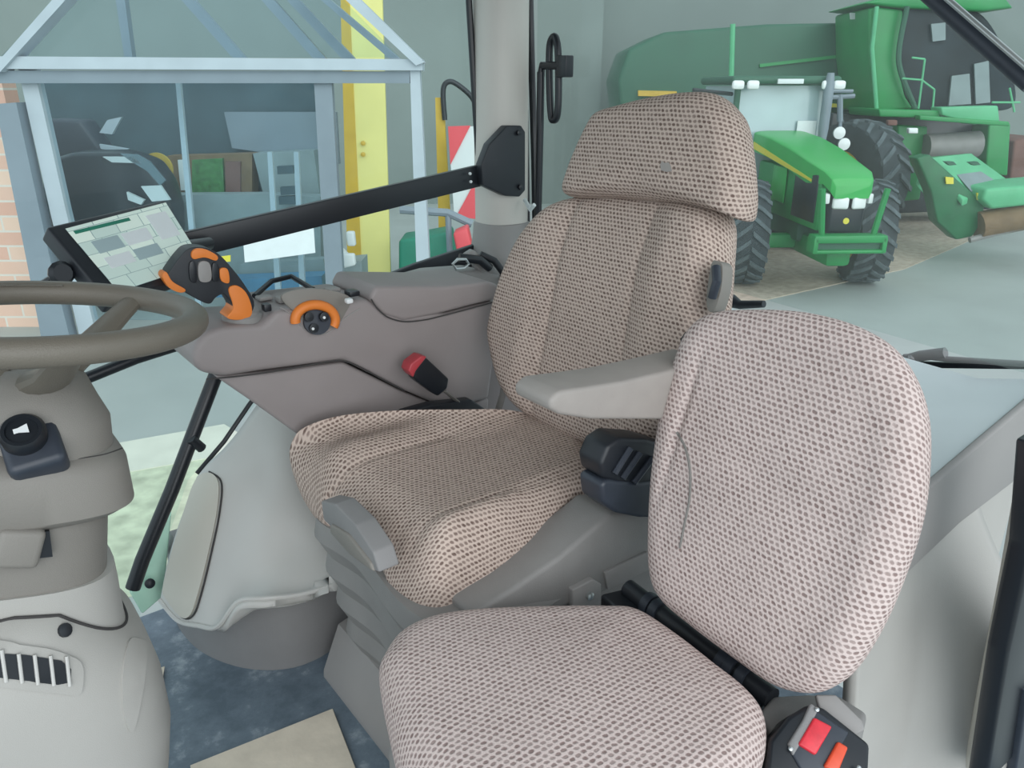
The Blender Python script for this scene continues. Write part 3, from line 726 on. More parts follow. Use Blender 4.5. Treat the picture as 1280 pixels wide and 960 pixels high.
# side rail (near side, with plates)
YR = .875
rl = [(590,768),(640,738),(700,697),(750,655),(765,642),(812,640),(850,645),(850,690),(812,712),(770,735),(700,762),(640,800),(592,800)]
rail_o = obj('side_rail', MB().prism([ony(x, y, YR) for x, y in rl], (0, .10, 0), .010, 3), 'seatbase', ds)
obj('cover_plate', MB().prism([ony(x, y, YR-.006) for x, y in ((756,716),(810,690),(812,712),(760,738))], (0, .01, 0), .002), 'trim_grey', rail_o)
obj('lock_plate', MB().prism([ony(x, y, YR-.012) for x, y in ((716,738),(742,724),(752,730),(752,754),(724,764),(716,760))], (0, .02, 0), .003), 'trim_grey', rail_o)
obj('lock_bolt', MB().lathe([(.008, 0), (.008, .006), (.004, .008)], ony(736, 744, YR-.012), (0, -1, 0), 12), 'steel', rail_o)
# suspension bellows and foot
sus = MB()
obj('base_foot', MB().rings([[V((x, y, z)) for x, y in ((x0, .92), (x0, 1.44), (1.15, 1.44), (1.15, .92))] for x0, z in ((.55, 0), (.552, .02), (.60, .13), (.62, .135))]), 'trim_grey', ds, 30)
rr = []
for k in range(9):
    z = .12+k*.046; e = .006 if k % 2 else -.006
    x0 = .61-e-.008*k
    rr.append([V(p) for p in spline([V((x0, .90-e, z)), V((x0, 1.20, z)), V((x0+.005, 1.38+e, z)), V((.85, 1.40+e, z)), V((1.16, 1.38, z)), V((1.18, 1.1, z)), V((1.16, .92, z)), V((.85, .885-e, z))], 60)])
obj('suspension_bellows', MB().rings(rr), 'seatbase', ds, 20)
# left armrest
arm = [(684,486),(690,476),(706,472),(760,455),(830,442),(880,440),(900,450),(900,520),(840,526),(740,526),(700,520),(686,508)]
YA = .76
top = [ony(x, y, YA) for x, y in ((688,500),(700,489),(735,484),(780,477),(835,464),(890,450),(890,520),(840,525),(740,525),(700,519),(688,512))]
obj('armrest', MB().prism(top, (0, .085, 0), .014, 4), 'armrest', ds)
obj('armrest_pivot', MB().tube([V((1.08, .80, .90)), V((1.10, .9, .88))], .03, 14), 'black', ds)
# black retractor block
rb = thing('belt_retractor', (.83, .84, .64), 'black ribbed belt retractor box between the driver seat and small seat', 'belt retractor')
YK = .83
obj('lower_case', MB().prism([ony(x, y, YK) for x, y in ((752,606),(760,600),(800,604),(830,600),(830,648),(800,648),(770,642),(754,630))], (0, .06, 0), .008, 3), 'dark_blue', rb)
obj('upper_case', MB().prism([ony(x, y, YK+.005) for x, y in ((751,580),(760,558),(776,547),(810,549),(835,556),(835,598),(800,610),(770,604),(754,598))], (0, .06, 0), .008, 3), 'black', rb)
for a_, b_ in (((768,592),(788,560)), ((778,598),(800,566)), ((792,604),(816,572))):
    obj('rib', MB().tube([ony(*a_, YK), ony(*b_, YK)], .006, 8), 'dark_blue', rb)
tag(obj('belt_webbing', MB().tube([ony(632,470,1.36), ony(628,495,1.36), ony(622,515,1.36)], .012, 8, flat=(.2, 1)), 'strap'), 'grey belt webbing beside the driver backrest', 'webbing')

#@@ PASSENGER SEAT
ps = thing('passenger_seat', (.7, .6, 0), 'small folding passenger seat in pale checked fabric nearest the camera', 'seat')
pp, npn = V((.84, .55, .5)), V((-math.cos(math.radians(18)), 0, math.sin(math.radians(18))))
po = [(895,391),(950,387),(1010,391),(1070,407),(1115,434),(1143,475),(1157,525),(1158,585),(1150,650),(1130,715),(1103,780),(1070,835),(1040,860),(1010,866),(970,856),(925,826),(870,785),(830,750),(816,715),(815,650),(820,580),(832,505),(848,450),(866,410)]
def pext(a, b):
    seam = -.006*math.exp(-((a-.155-.02*b)/.006)**2)*sm(.15, .05, b)*sm(-.2, -.1, b)
    return seam+.006*sm(.12, .2, abs(a)) - .008*math.exp(-(a/.08)**2-((b+.02)/.03)**2)
mb, c0, *_ = cushion([onp(x, y, pp, npn) for x, y in po], npn, Y, .035, .05, rad=.06, crown=.012, extra=pext)
pbk = obj('backrest', mb, 'fabric', ps); bvp = bvh_of(mb)
drape_line(bvp, [(846,540),(857,560),(863,590),(862,625),(856,655),(850,685)], .0022, 'piping_seam', 'strap', pbk, lift=.0)
so = [(474,850,.49),(480,826,.50),(500,798,.505),(540,778,.51),(600,769,.51),(680,765,.51),(760,765,.51),(800,772,.505),(850,806,.50),(900,848,.495),(940,884,.49),(957,915,.485),(950,965,.48),(910,1030,.47),(800,1080,.46),(660,1100,.46),(560,1060,.46),(505,985,.46),(484,910,.47)]
mb, *_ = cushion([onz(*p) for p in so], Z, X, .045, .05, rad=.06, crown=.012, center=None, plane=(0, 0, .50))
obj('seat_cushion', mb, 'fabric', ps)
hg = obj('hinge_bar', MB().tube([onz(785, 735, .475), onz(830, 770, .475), onz(965, 873, .475)], .0165, 16), 'black', ps)
for (x, y) in ((812, 756), (822, 764), (905, 828), (915, 836), (930, 847)):
    c = onz(x, y, .475); obj('bushing', MB().lathe([(.021, -.008), (.022, 0), (.021, .008)], c, Y, 20), 'dark_blue', hg)
obj('tilt_plate', MB().prism([onz(x, y, .47) for x, y in ((750,742),(800,730),(830,755),(850,790),(960,868),(940,900),(830,800),(780,770))], (0, 0, -.03), .006), 'satin_black', ps)
obj('side_bracket', MB().prism([onz(x, y, .475) for x, y in ((948,890),(965,868),(1010,866),(1050,868),(1085,890),(1078,915),(1010,905),(975,935))], (0, 0, -.05), .008, 3), 'seatbase', ps)
obj('seat_box', MB().box((.62, .62, .21), (.46, .40, .42), None, .03, 3), 'seatbase', ps)
obj('cushion_pan', MB().box((.60, .60, .435), (.40, .34, .03), None, .01, 2), 'seatbase', ps)
# big buckle with red and orange buttons
bb = thing('double_belt_buckle', onz(1020, 930, .44), 'black buckle block with red and orange press buttons beside the small seat', 'seat belt buckle')
BP = onz(1020, 925, .50); e_u = (onz(1085, 905, .5)-onz(985, 960, .5)).normalized()
bn = (V((-.35, -.45, .8))).normalized()
def ob(px, py, h=0): return onp(px, py, BP+bn*h, bn)
obj('housing', MB().prism([ob(*p) for p in ((962,925),(985,895),(1010,880),(1030,884),(1088,930),(1086,975),(1060,1010),(1000,1010),(958,965))], -bn*.05, .006, 3), 'satin_black', bb)
obj('grey_cheek', MB().prism([ob(*p, .006) for p in ((985,930),(1004,900),(1014,878),(1024,886),(1010,915),(992,945))], -bn*.02, .003), 'kick', bb)
obj('frame', MB().prism([ob(*p, .004) for p in ((984,932),(1016,884),(1046,905),(1062,915),(1030,975),(1000,960))], -bn*.02, .003), 'dark_blue', bb)
obj('red_button', MB().prism([ob(*p, .009) for p in ((1018,896),(1041,908),(1020,944),(998,930))], -bn*.012, .003), 'red_button', bb)
obj('orange_button', MB().prism([ob(*p, .009) for p in ((1048,926),(1061,934),(1048,966),(1030,958))], -bn*.012, .003), 'orange_button', bb)
for q_ in ((1021,887), (988,936), (1073,960)):
    obj('screw', MB().lathe([(.003, 0), (.003, .002), (.001, .003)], ob(*q_, .007), bn, 12), 'steel', bb)
obj('grey_strap', MB().prism([ob(*p, -.02) for p in ((1020,868),(1045,868),(1078,900),(1082,912),(1060,925),(1024,884))], -bn*.01, .003), 'trim_grey', bb)

#@@ SMALL THINGS IN THE CAB
tag(obj('cardboard_sheet', MB().prism([onz(238, 958, .004), onz(416, 887, .004), onz(450, 975, .004), onz(440, 1060, .004), onz(250, 1060, .004)], (0, 0, .004), .001, 1), 'cardboard'), 'soiled beige cardboard sheet lying on the blue-grey floor mat', 'cardboard')
tag(obj('paper_scrap', MB().prism([onz(194, 838, .004), onz(206, 834, .004), onz(202, 858, .004), onz(190, 874, .004)], (0, 0, .003)), 'cardboard'), 'torn beige scrap beside the beige steering pedestal', 'scrap')
gs = thing('gas_strut', onx(1200, 40, RX-.04), 'dark gas strut with bright rod across the rear window top corner', 'gas strut')
obj('cylinder', MB().tube([onx(1290, 105, RX-.03).lerp(onx(1120, -45, RX-.03), (1.82-onx(1290, 105, RX-.03).z)/(onx(1120, -45, RX-.03).z-onx(1290, 105, RX-.03).z)), onx(1290, 105, RX-.03)], .016, 14), 'dark_blue', gs)
obj('rod', MB().tube([onx(1128, -50, RX-.05), onx(1292, 92, RX-.05)], .005, 10), 'steel', gs)
wp = thing('rear_wiper', onx(1200, 452, RX+.03), 'dark rear window wiper lying along the glass bottom edge', 'wiper')
obj('mount', MB().tube([onx(1138, 447, RX+.03), onx(1138, 452, RX+.005)], .008, 8), 'kick', wp)
obj('arm', MB().tube([onx(1130, 446, RX+.03), onx(1150, 445, RX+.03), onx(1185, 449, RX+.03), onx(1300, 456, RX+.03)], .006, 10), 'kick', wp)
obj('blade', MB().prism([onx(1140, 452, RX+.03), onx(1300, 458, RX+.03), onx(1300, 462, RX+.03), onx(1142, 460, RX+.03)], (.01, 0, 0), .001), 'satin_black', wp)
obj('pivot', MB().tube([onx(1125, 452, RX+.03), onx(1150, 445, RX+.03), onx(1182, 441, RX+.03)], .011, 12), 'kick', wp)
gh = thing('loop_handle', onx(690, 280, 1.485), 'black loop handle on a vertical rod inside the rear window beside the grey post', 'handle')
lp = [onx(x, y, 1.49) for x, y in ((692,46),(696,52),(698,75),(698,125),(696,146),(692,150),(689,145),(687,110),(687,60))]
obj('loop', MB().tube(spline(lp, 48), .010, 12, True), 'satin_black', gh)
obj('stay', MB().tube([onx(671, 310, 1.485), V((PX, PY, .86))], .010, 10), 'satin_black', gh)
obj('rod', MB().tube([onx(676, 90, 1.485), onx(675, 160, 1.485), onx(672, 290, 1.485), onx(670, 330, 1.485)], .011, 12), 'satin_black', gh)
obj('arm', MB().tube([onx(676, 95, 1.485), onx(678, 82, 1.485), onx(700, 82, 1.485)], .011, 10), 'satin_black', gh)
obj('end_block', MB().box(onx(706, 83, 1.49), (.03, .04, .055), None, .004), 'satin_black', gh)
tag(obj('grab_knob', MB().tube([onx(914, 376, 1.44), onx(925, 381, 1.44), onx(955, 380, 1.44)], [.016, .010, .008], 12), 'black'), 'small black lever behind the driver backrest', 'lever')
# fittings in the corner beside the post
cf = thing('corner_bracket', ony(590, 330, 1.70), 'grey bracket with hoses at the foot of the post behind the console', 'bracket')
obj('plate', MB().prism([ony(x, y, 1.72) for x, y in ((583,318),(592,312),(640,352),(640,372),(612,356))], (0, .02, 0), .003), 'trim_grey', cf)
obj('tray', MB().prism([ony(x, y, 1.715) for x, y in ((520,350),(548,342),(600,338),(650,350),(650,420),(520,420))], (0, .10, 0), .01), 'trim_grey', cf)
obj('black_fitting', MB().tube([ony(574, 322, 1.72), ony(600, 325, 1.70), ony(612, 335, 1.70)], .012, 10), 'satin_black', cf)
obj('hose', MB().tube([ony(600, 318, 1.72), ony(618, 326, 1.70), ony(632, 345, 1.68)], .010, 10), 'black', cf)
tag(obj('clip_ring', MB().tube([ony(x, y, 1.70) for x, y in ((566,330),(572,324),(582,324),(586,330),(580,335),(570,336))], .004, 8, True), 'steel'), 'small metal clip on the black sill behind the console', 'clip')
tag(obj('post_hook', MB().tube([onx(656, 250, 1.43), onx(663, 262, 1.41), onx(668, 256, 1.41)], .006, 8), 'white'), 'small pale hook at the right of the grey post', 'hook')

#@@ OUTSIDE
RZ = -YAW
def OB(px0, py0, px1, py1, d, th=.1):
    a, b = od(px0, py0, d), od(px1, py0, d); c, e = od(px1, py1, d), od(px0, py1, d)
    return MB().prism([a, b, c, e], FH*th)
def poly_at(pts, d, th=.1, bev=0): return MB().prism([od(x, y, d) for x, y in pts], FH*th, bev)
struct('ground_1', MB().prism([yard(-30, -8, GZ), yard(30, -8, GZ), yard(30, 32, GZ), yard(-30, 32, GZ)], (0, 0, -.3)), 'pavement', 0)
gv = [onz(x, y, GZ+.012) for x, y in ((700,300),(1000,250),(1500,225),(1400,235),(1280,290),(1200,318),(1130,335),(960,375),(850,400),(700,420))]
gv = [onz(x, y, GZ+.012) for x, y in ((700,245),(1500,215),(1290,262),(1200,306),(1130,336),(1040,356),(940,378),(840,398),(700,420))]
struct('ground_2', MB().prism(gv, (0, 0, -.02)), 'gravel', 0)
struct('ground_3', MB().prism([onz(x, y, GZ+.02) for x, y in ((100,562),(280,530),(330,560),(100,600))], (0, 0, -.03)), 'kerb', 0)
struct('ground_4', MB().prism([onz(x, y, GZ+.012) for x, y in ((100,600),(330,560),(330,700),(100,760))], (0, 0, -.02)), 'grass', 0)
struct('wall_back', MB().prism([yard(-16, 19.5, GZ), yard(2.1, 19.5, GZ), yard(2.1, 19.5, 8), yard(-16, 19.5, 8)], FH*.3), 'yard_wall', 0)
struct('wall_right', MB().prism([yard(2.1, 21.5, GZ), yard(28, 21.5, GZ), yard(28, 21.5, 9), yard(2.1, 21.5, 9)], FH*.3), 'yard_wall', 0)
# brick wall left
bw = thing('brick_wall', od(-60, 430, 9), 'pinkish brick wall beyond the window at the far left', 'wall')
a, b = od(-320, 300, 8.6), od(96, 300, 8.6)
P = MB(); 
o_ = bpy.data.objects
b0 = W[bw].inverted()
bw.rotation_euler = (0, 0, RZ); W[bw] = Matrix.Translation(bw.location) @ Matrix.Rotation(RZ, 4, 'Z')
obj('brickwork', MB().box((-1.2, 0, .5), (5.2, .25, 5.0)), 'brick', bw, 0, local=True)
# glazed porch with gable
D = 8.2
pc = thing('glazed_porch', yard(-2.5, D, GZ), 'grey steel-framed glazed porch with gabled top beyond the side window', 'porch')
obj('post', poly_at([(-6,130),(20,128),(64,330),(112,520),(70,520),(34,330)], D, .16), 'frame_grey', pc, 0)
obj('post', poly_at([(22,84),(42,84),(82,262),(140,500),(118,500),(62,262)], D+.1, .12), 'frame_light', pc, 0)
obj('post', poly_at([(512,76),(524,76),(536,320),(540,460),(526,460),(520,320)], D, .14), 'frame_light', pc, 0)
obj('jamb', poly_at([(392,95),(414,95),(430,370),(434,470),(414,470),(408,370)], D+.05, .1), 'frame_grey', pc, 0)
obj('beam', poly_at([(-40,70),(528,74),(528,88),(-40,86)], D-.05, .2), 'frame_light', pc, 0)
obj('lintel', poly_at([(-40,88),(512,89),(512,104),(-40,104)], D, .1), 'frame_grey', pc, 0)
obj('rafter', poly_at([(400,-30),(420,-30),(530,78),(520,82)], D-.1, .2), 'frame_light', pc, 0)
obj('rafter', poly_at([(366,-30),(378,-30),(500,74),(490,76)], D+.8, .15), 'frame_grey', pc, 0)
obj('rafter', poly_at([(100,-40),(118,-40),(0,90),(-14,90)], D-.1, .2), 'frame_light', pc, 0)
for x0, x1 in ((140,158), (200,300), (300,400), (330,436)):
    obj('purlin', poly_at([(x0,-30),(x0+12,-30),(x1+8,76),(x1-2,76)] if x0 == 140 else [(x0,-30),(x0+16,-30),(x1+10,76),(x1-6,76)], D+1.2, .1), 'frame_grey', pc, 0)
for x0, x1, y0 in ((219,246,100), (334,346,190), (367,376,190)):
    obj('mullion', poly_at([(x0,y0),(x0+6,y0),(x1+7,400),(x1,400)], D+.6, .05), 'frame_light', pc, 0)
obj('glazing', poly_at([(44,104),(392,104),(410,400),(100,400)], D+.15, .01), 'glass_porch', pc, 0)
obj('gable_glazing', poly_at([(0,72),(110,-40),(390,-40),(500,72)], D+.15, .01), 'glass_porch', pc, 0)
obj('back_panel', poly_at([(40,96),(400,96),(420,262),(420,470),(80,470)], D+3.4, .1), 'dim_teal', pc, 0)
obj('reveal', poly_at([(280,140),(420,140),(424,205),(290,185)], D+3.2, .1), 'frame_grey', pc, 0)
# inside the porch
cr = thing('black_vehicle', od(150, 330, D+1.6), 'black vehicle with pale windscreen edge behind the porch glass', 'vehicle')
obj('body', poly_at(spline([V((x, y, 0)) for x, y in ((50,200),(80,192),(150,190),(190,200),(205,222),(215,262),(215,330),(60,330),(50,260))], 60) and [(58,200),(90,190),(150,190),(185,203),(203,228),(214,262),(214,340),(70,340),(58,262)], D+1.6, .5, .08), 'blackpaint', cr)
obj('windscreen', poly_at([(150,192),(170,193),(186,202),(206,226),(200,232),(184,214),(164,202)], D+1.5, .05), 'carglass', cr, 0)
obj('bonnet_edge', poly_at([(128,196),(166,196),(176,204),(140,203)], D+1.5, .05), 'white', cr, 0)
obj('wing_panel', poly_at([(176,233),(200,232),(212,250),(190,252)], D+1.45, .05), 'white', cr, 0)
obj('lamp', poly_at([(158,240),(180,250),(176,256),(160,250)], D+1.45, .05), 'white', cr, 0)
tag(obj('dark_machine', poly_at([(60,148),(100,150),(128,190),(100,200),(62,196)], D+2.4, .4, .05), 'dark_blue'), 'dark machine part above the black vehicle behind the glass', 'machine')
tag(obj('strip_lamp', poly_at([(124,180),(160,186),(158,191),(126,186)], D+2.3, .05), 'frame_light'), 'pale slanting lamp strip above the black vehicle', 'lamp')
tag(obj('folded_awning', poly_at([(134,150),(152,146),(140,168),(124,166)], D+2.3, .05), 'frame_light'), 'pale slanting board below the porch lintel', 'board')
c = od(198, 210, D+2.25); rr_ = (od(214, 210, D+2.2)-c).length
tag(obj('round_sign', MB().lathe([(0, 0), (rr_, 0), (rr_, .03), (0, .03)], c, -FH, 32), 'ochre'), 'round ochre yellow sign behind the porch glass', 'sign')
sb = thing('notice_cabinet', od(262, 240, D+2.4), 'brown cabinet with green plants behind the porch glass', 'cabinet')
obj('cabinet', poly_at([(208,195),(315,192),(315,243),(210,244)], D+2.8, .3), 'brown', sb, 0)
obj('plants', poly_at([(240,200),(278,198),(280,240),(240,242)], D+2.74, .06), 'leafgreen', sb, 0)
obj('door_leaf', poly_at([(222,200),(230,200),(232,238),(226,238)], D+2.74, .05), 'white', sb, 0)
obj('orange_panel', poly_at([(282,202),(300,202),(300,242),(282,242)], D+2.74, .05), 'rustbrown', sb, 0)
tag(obj('grey_counter', poly_at([(205,244),(330,243),(400,246),(402,420),(200,420)], D+2.35, .3), 'grey_cabinet'), 'grey counter below the brown cabinet', 'counter')
tag(obj('beige_locker', poly_at([(316,192),(392,188),(400,246),(330,246)], D+2.8, .4), 'grey_cabinet'), 'grey-green locker right of the brown cabinet', 'locker')
for i, (x, y) in enumerate(((346,208), (350,234), (348,246))):
    tag(obj('dark_box', poly_at([(x,y),(x+20,y-1),(x+21,y+9),(x+1,y+10)], D+2.15, .1), 'dim_teal'), ['dark box on top shelf behind porch glass', 'dark box on middle shelf behind porch glass', 'dark box on lowest shelf behind porch glass'][i], 'box', 'boxes on the shelves')
tag(obj('white_notice', poly_at([(304,302),(392,285),(394,316),(306,328)], D-.02, .01), 'paper'), 'wide white notice sheet stuck on the porch glass below the rail', 'notice')
tag(obj('yellow_sticker', poly_at([(273,321),(288,319),(288,327),(274,328)], D-.02, .01), 'stripe_yellow'), 'small yellow sticker beside the joystick grip', 'sticker')
tag(obj('blue_crate', poly_at([(270,350),(402,345),(404,366),(270,372)], D+1.4, .3), 'blue'), 'long blue crate low behind the porch glass', 'crate')
tag(obj('workbench', poly_at([(300,330),(404,324),(408,348),(300,352)], D+1.9, .2), 'grey_cabinet'), 'grey bench above the blue crate', 'bench')
# yellow stanchion, wall things
yc = thing('yellow_column', od(460, 430, 10.6), 'tall pale yellow steel column behind the porch', 'column')
obj('face', poly_at([(432,-60),(476,-60),(492,470),(455,470)], 10.4, .06), 'yellow_paint', yc, 0)
obj('flange', poly_at([(424,-60),(434,-60),(458,470),(438,470)], 10.38, .3), 'ochre', yc, 0)
for y in (179, 193): obj('bolt', MB().lathe([(.03, 0), (.03, .03), (0, .04)], od(454, y, 10.38), -FH, 8), 'ochre', yc)
for i, pts in enumerate((((404,288),(420,284),(424,300),(408,308)), ((408,312),(424,308),(436,320),(424,330),(410,328)), ((432,290),(442,290),(444,308),(434,308)), ((426,318),(442,318),(444,332),(428,336)))):
    b_ = tag(obj('white_canister', poly_at(list(pts), (8.9, 8.9, 8.9, 8.7)[i], .1, .02), 'white'), ['white canister highest by the yellow column', 'white canister below the highest one', 'white canister in front of the yellow column, upper', 'white canister in front of the yellow column, lower'][i], 'canister', 'canisters by the column')
tag(obj('grey_cupboard', poly_at([(408,330),(452,326),(456,420),(410,420)], 9.2, .4), 'grey_cabinet'), 'grey cupboard at the foot of the yellow column', 'cupboard')
pm = thing('fuel_post', od(552, 260, 11), 'slim ochre post with black hose arched from its top', 'post')
obj('post', poly_at([(544,122),(554,122),(562,260),(562,430),(552,430)], 11, .12), 'ochre', pm, 0)
obj('hose', MB().tube(spline([od(x, y, 10.95) for x, y in ((556,150),(554,112),(562,102),(575,108),(590,122),(598,140))], 30, False), .035, 10), 'black', pm)
ms = thing('marker_board', od(578, 230, 10.5), 'red and white slanted-stripe warning board beside the ochre post', 'marker board')
obj('board', poly_at([(560,158),(612,158),(612,275),(568,272)], 10.5, .04), 'white', ms, 0)
obj('red_stripe', poly_at([(560,158),(588,157),(563,206)], 10.48, .02), 'sign_red', ms, 0)
obj('red_stripe', poly_at([(592,230),(604,236),(608,275),(570,271)], 10.48, .02), 'sign_red', ms, 0)
tag(obj('green_machine', poly_at([(498,300),(530,296),(562,290),(571,330),(566,430),(498,430)], 10, .6, .05), 'teal_green'), 'teal green machine body low behind the black sill', 'machine')
tag(obj('red_part', poly_at([(566,292),(584,284),(590,310),(572,320)], 9.3, .3, .03), 'sign_red'), 'red machine part right of the teal machine', 'machine')
tag(obj('pallet_frame', MB().tube([od(500, 262, 9.7), od(560, 266, 9.7), od(590, 280, 9.7)], .05, 8).tube([od(560, 266, 9.7), od(566, 400, 9.7)], .04, 8), 'frame_grey'), 'grey metal frame right of the porch post', 'frame')

#@@ OUTSIDE TRACTOR
def wheel(parent, c, r, w, ax, rimcol, nl=22, steer=0):
    """agricultural tyre: carcass with chevron lugs, rim and hub. c in the parent's frame, axle along ax (local X)"""
    cc = V(c); c = V((0, 0, 0)); SR = Matrix.Rotation(steer, 3, 'Z')
    def fin(m): m.v = [cc+SR @ v for v in m.v]; return m
    rm = r*.55
    prof = [(rm, -w*.42), (r*.80, -w*.5), (r*.93, -w*.46), (r*.955, -w*.3), (r*.96, 0), (r*.955, w*.3), (r*.93, w*.46), (r*.80, w*.5), (rm, w*.42), (rm*.96, 0)]
    t = obj('tyre', fin(MB().rings([[V(c)+V((h, rad*math.cos(2*PI*k/48), rad*math.sin(2*PI*k/48))) for k in range(48)] for rad, h in prof], True, False)), 'tyre', parent, local=True)
    lg = MB()
    for k in range(nl):
        for sgn in (-1, 1):
            a0 = 2*PI*(k+(.5 if sgn > 0 else 0))/nl
            ring_ = []
            for j in range(6):
                f = j/5; h = sgn*w*(.02+.47*f); aa = a0+f*.26; rad = r*(1.0 if f < .8 else .97)
                ring_.append((h, aa, rad, r*.92))
            vs = []; fs = []
            for (h, aa, ro, ri) in ring_:
                for da in (-.045, .045):
                    for rad in (ro, ri): vs.append(V(c)+V((h, rad*math.cos(aa+da), rad*math.sin(aa+da))))
            for j in range(5):
                o = j*4
                for q1, q2 in ((0, 2), (2, 3), (3, 1), (1, 0)): fs.append((o+q1, o+q2, o+4+q2, o+4+q1))
            fs.append((0, 1, 3, 2)); fs.append((20, 22, 23, 21)); lg.add(vs, fs)
    obj('tread_lugs', fin(lg), 'tyre_lug', parent, 20, local=True)
    rb_ = MB()
    for sx in (-1, 1): rb_.rings([[V((sx*h, rad*math.cos(2*PI*k/32), rad*math.sin(2*PI*k/32))) for k in range(32)] for rad, h in ((rm*1.02, w*.40), (rm*.9, w*.36), (rm*.8, w*.12), (rm*.35, w*.10), (rm*.33, w*.3), (rm*.1, w*.32))])
    obj('rim', fin(rb_), rimcol, parent, local=True)
HD = math.radians(3); STEER = math.radians(-12)
# local frame: +X = image right, -Y = towards the viewer
fc = yard(4.42, 11.1, GZ)                # below the front axle
fpos = od(998, 350, 11.2); fc = V((fpos.x, fpos.y, GZ))
tr = thing('green_tractor', fc, 'green tractor with yellow-striped bonnet facing the rear window, left of the combine', 'tractor', RZ+HD)
TW, TR_ = .50, .74
wheel(tr, (-.88, 0, TR_), TR_, TW, -1, 'hub_yellow', steer=STEER)
wheel(tr, (.90, 0, TR_), TR_, TW, -1, 'hub_yellow', steer=STEER)
wheel(tr, (-.95, 2.75, .97), .97, .62, -1, 'hub_yellow', 26)
wheel(tr, (.95, 2.75, .97), .97, .62, 1, 'hub_yellow', 26)
# bonnet: lofted sections along Y (front at -Y)
def bonnet_ring(y, w, zt, zb, cr):
    pts = []
    for k in range(24):
        a = PI*k/23; ca = math.cos(a)
        pts.append(V((-w*math.copysign(abs(ca)**.55, ca) if True else 0, y, zb+(zt-zb)*(1-.16) + (zt-zb)*.16*math.sin(a)**.8)))
    return [V((-w, y, zb))]+pts+[V((w, y, zb))]
def loft_open(rings, name, m, parent, sm_=35):
    mb = MB().rings(rings); return obj(name, mb, m, parent, sm_, local=True)
loft_open([bonnet_ring(y, w, zt, zt-(.17 if y < -1 else .30), 0) for y, w, zt in ((-1.24, .22, 1.54), (-1.20, .27, 1.62), (-1.05, .31, 1.70), (-.6, .34, 1.80), (0, .37, 1.92), (.7, .40, 2.02), (1.35, .42, 2.07))], 'bonnet', 'green_bright', tr)
obj('engine_body', MB().box((0, .15, 1.28), (.62, 2.3, .72), None, .04), 'green', tr, local=True)
obj('side_grille', MB().box((0, -.55, 1.32), (.66, .75, .62), None, .02), 'blackpaint', tr, local=True)
obj('front_grille', MB().box((0, -1.06, 1.16), (.48, .24, .50), None, .05, 3), 'blackpaint', tr, local=True)
for s_ in (-1, 1):
    obj('side_stripe', MB().prism([V((s_*.335, -.75, 1.53)), V((s_*.335, -.75, 1.56)), V((s_*.425, 1.3, 1.91)), V((s_*.425, 1.3, 1.81))], (s_*.01, 0, 0)), 'stripe_yellow', tr, 0, local=True)
    obj('headlight', MB().box((s_*.12, -1.21, 1.31), (.20, .06, .15), Matrix.Rotation(s_*.25, 3, 'Z'), .03, 3), 'lamp', tr, local=True)
    obj('corner_light', MB().box((s_*.27, -1.10, 1.36), (.07, .18, .13), Matrix.Rotation(s_*.2, 3, 'Z'), .02), 'lamp', tr, local=True)
    obj('side_panel', MB().box((s_*.335, .35, 1.38), (.03, .5, .5), None, .02), 'green_bright', tr, local=True)
    obj('fender_bracket', MB().tube([V((s_*.34, -1.28, .92)), V((s_*.42, -1.3, 1.5))], .04, 8), 'green', tr, local=True)
obj('emblem', MB().lathe([(.04, 0), (.04, .01)], (0, -1.18, 1.08), (0, -1, 0), 16), 'stripe_yellow', tr, local=True)
obj('front_linkage', MB().box((0, -1.30, .88), (.95, .22, .10), None, .02).box((0, -1.30, .72), (.95, .22, .05), None, .02).box((-.45, -1.30, .80), (.06, .22, .2), None, .01).box((.45, -1.30, .80), (.06, .22, .2), None, .01), 'green', tr, local=True)
obj('linkage_back', MB().box((0, -1.27, .80), (.86, .16, .12)), 'green_dark', tr, local=True)
obj('axle', MB().box((0, 0, .62), (1.5, .22, .2), None, .05).box((0, -.5, .62), (.34, 1.3, .3), None, .06), 'green', tr, local=True)
obj('chassis', MB().box((0, 1.2, .85), (.5, 3.0, .4), None, .05), 'green_dark', tr, local=True)
# cab
cabf = [(-.72, 1.45), (.72, 1.45), (.80, 2.9), (-.80, 2.9)]
obj('cab_glass', MB().rings([[V((x*.95, y, 1.35)) for x, y in cabf], [V((x, y, 1.9)) for x, y in cabf], [V((x*.97, y+.05, 2.72)) for x, y in cabf]]), 'windscreen', tr, 0, local=True)
for sx_ in (-1, 1):
    obj('cab_post', MB().tube([V((sx_*.73, 1.43, 1.6)), V((sx_*.71, 1.46, 2.75))], .05, 8), 'green_dark', tr, local=True)
obj('cab_roof', MB().box((0, 2.2, 2.80), (1.7, 1.75, .12), None, .05, 3), 'green_dark', tr, local=True)
for x_ in (-.78, -.55, .60, .78): obj('roof_lamp', MB().box((x_, 1.26, 2.73), (.19, .08, .13), None, .04), 'lamp', tr, local=True)
obj('roof_sign', MB().box((.02, 1.26, 2.78), (.4, .03, .07), None, .01), 'paper', tr, local=True)
obj('windscreen_label', MB().box((.42, 1.42, 2.06), (.30, .02, .30)), 'paper', tr, 0, local=True)
for sx_ in (-1,):
    ml = obj('mirror_arm', MB().tube([V((sx_*.78, 1.5, 2.6)), V((sx_*1.45, 1.3, 2.66))], .03, 8), 'black', tr, local=True)
    obj('mirror', MB().box((sx_*1.5, 1.3, 2.42), (.22, .06, .42), None, .03), 'green_dark', tr, local=True)
obj('exhaust', MB().lathe([(.06, 1.9), (.075, 2.1), (.075, 2.7), (.05, 2.9)], (.62, 1.25, 0), Z, 16), 'frame_grey', tr, local=True)

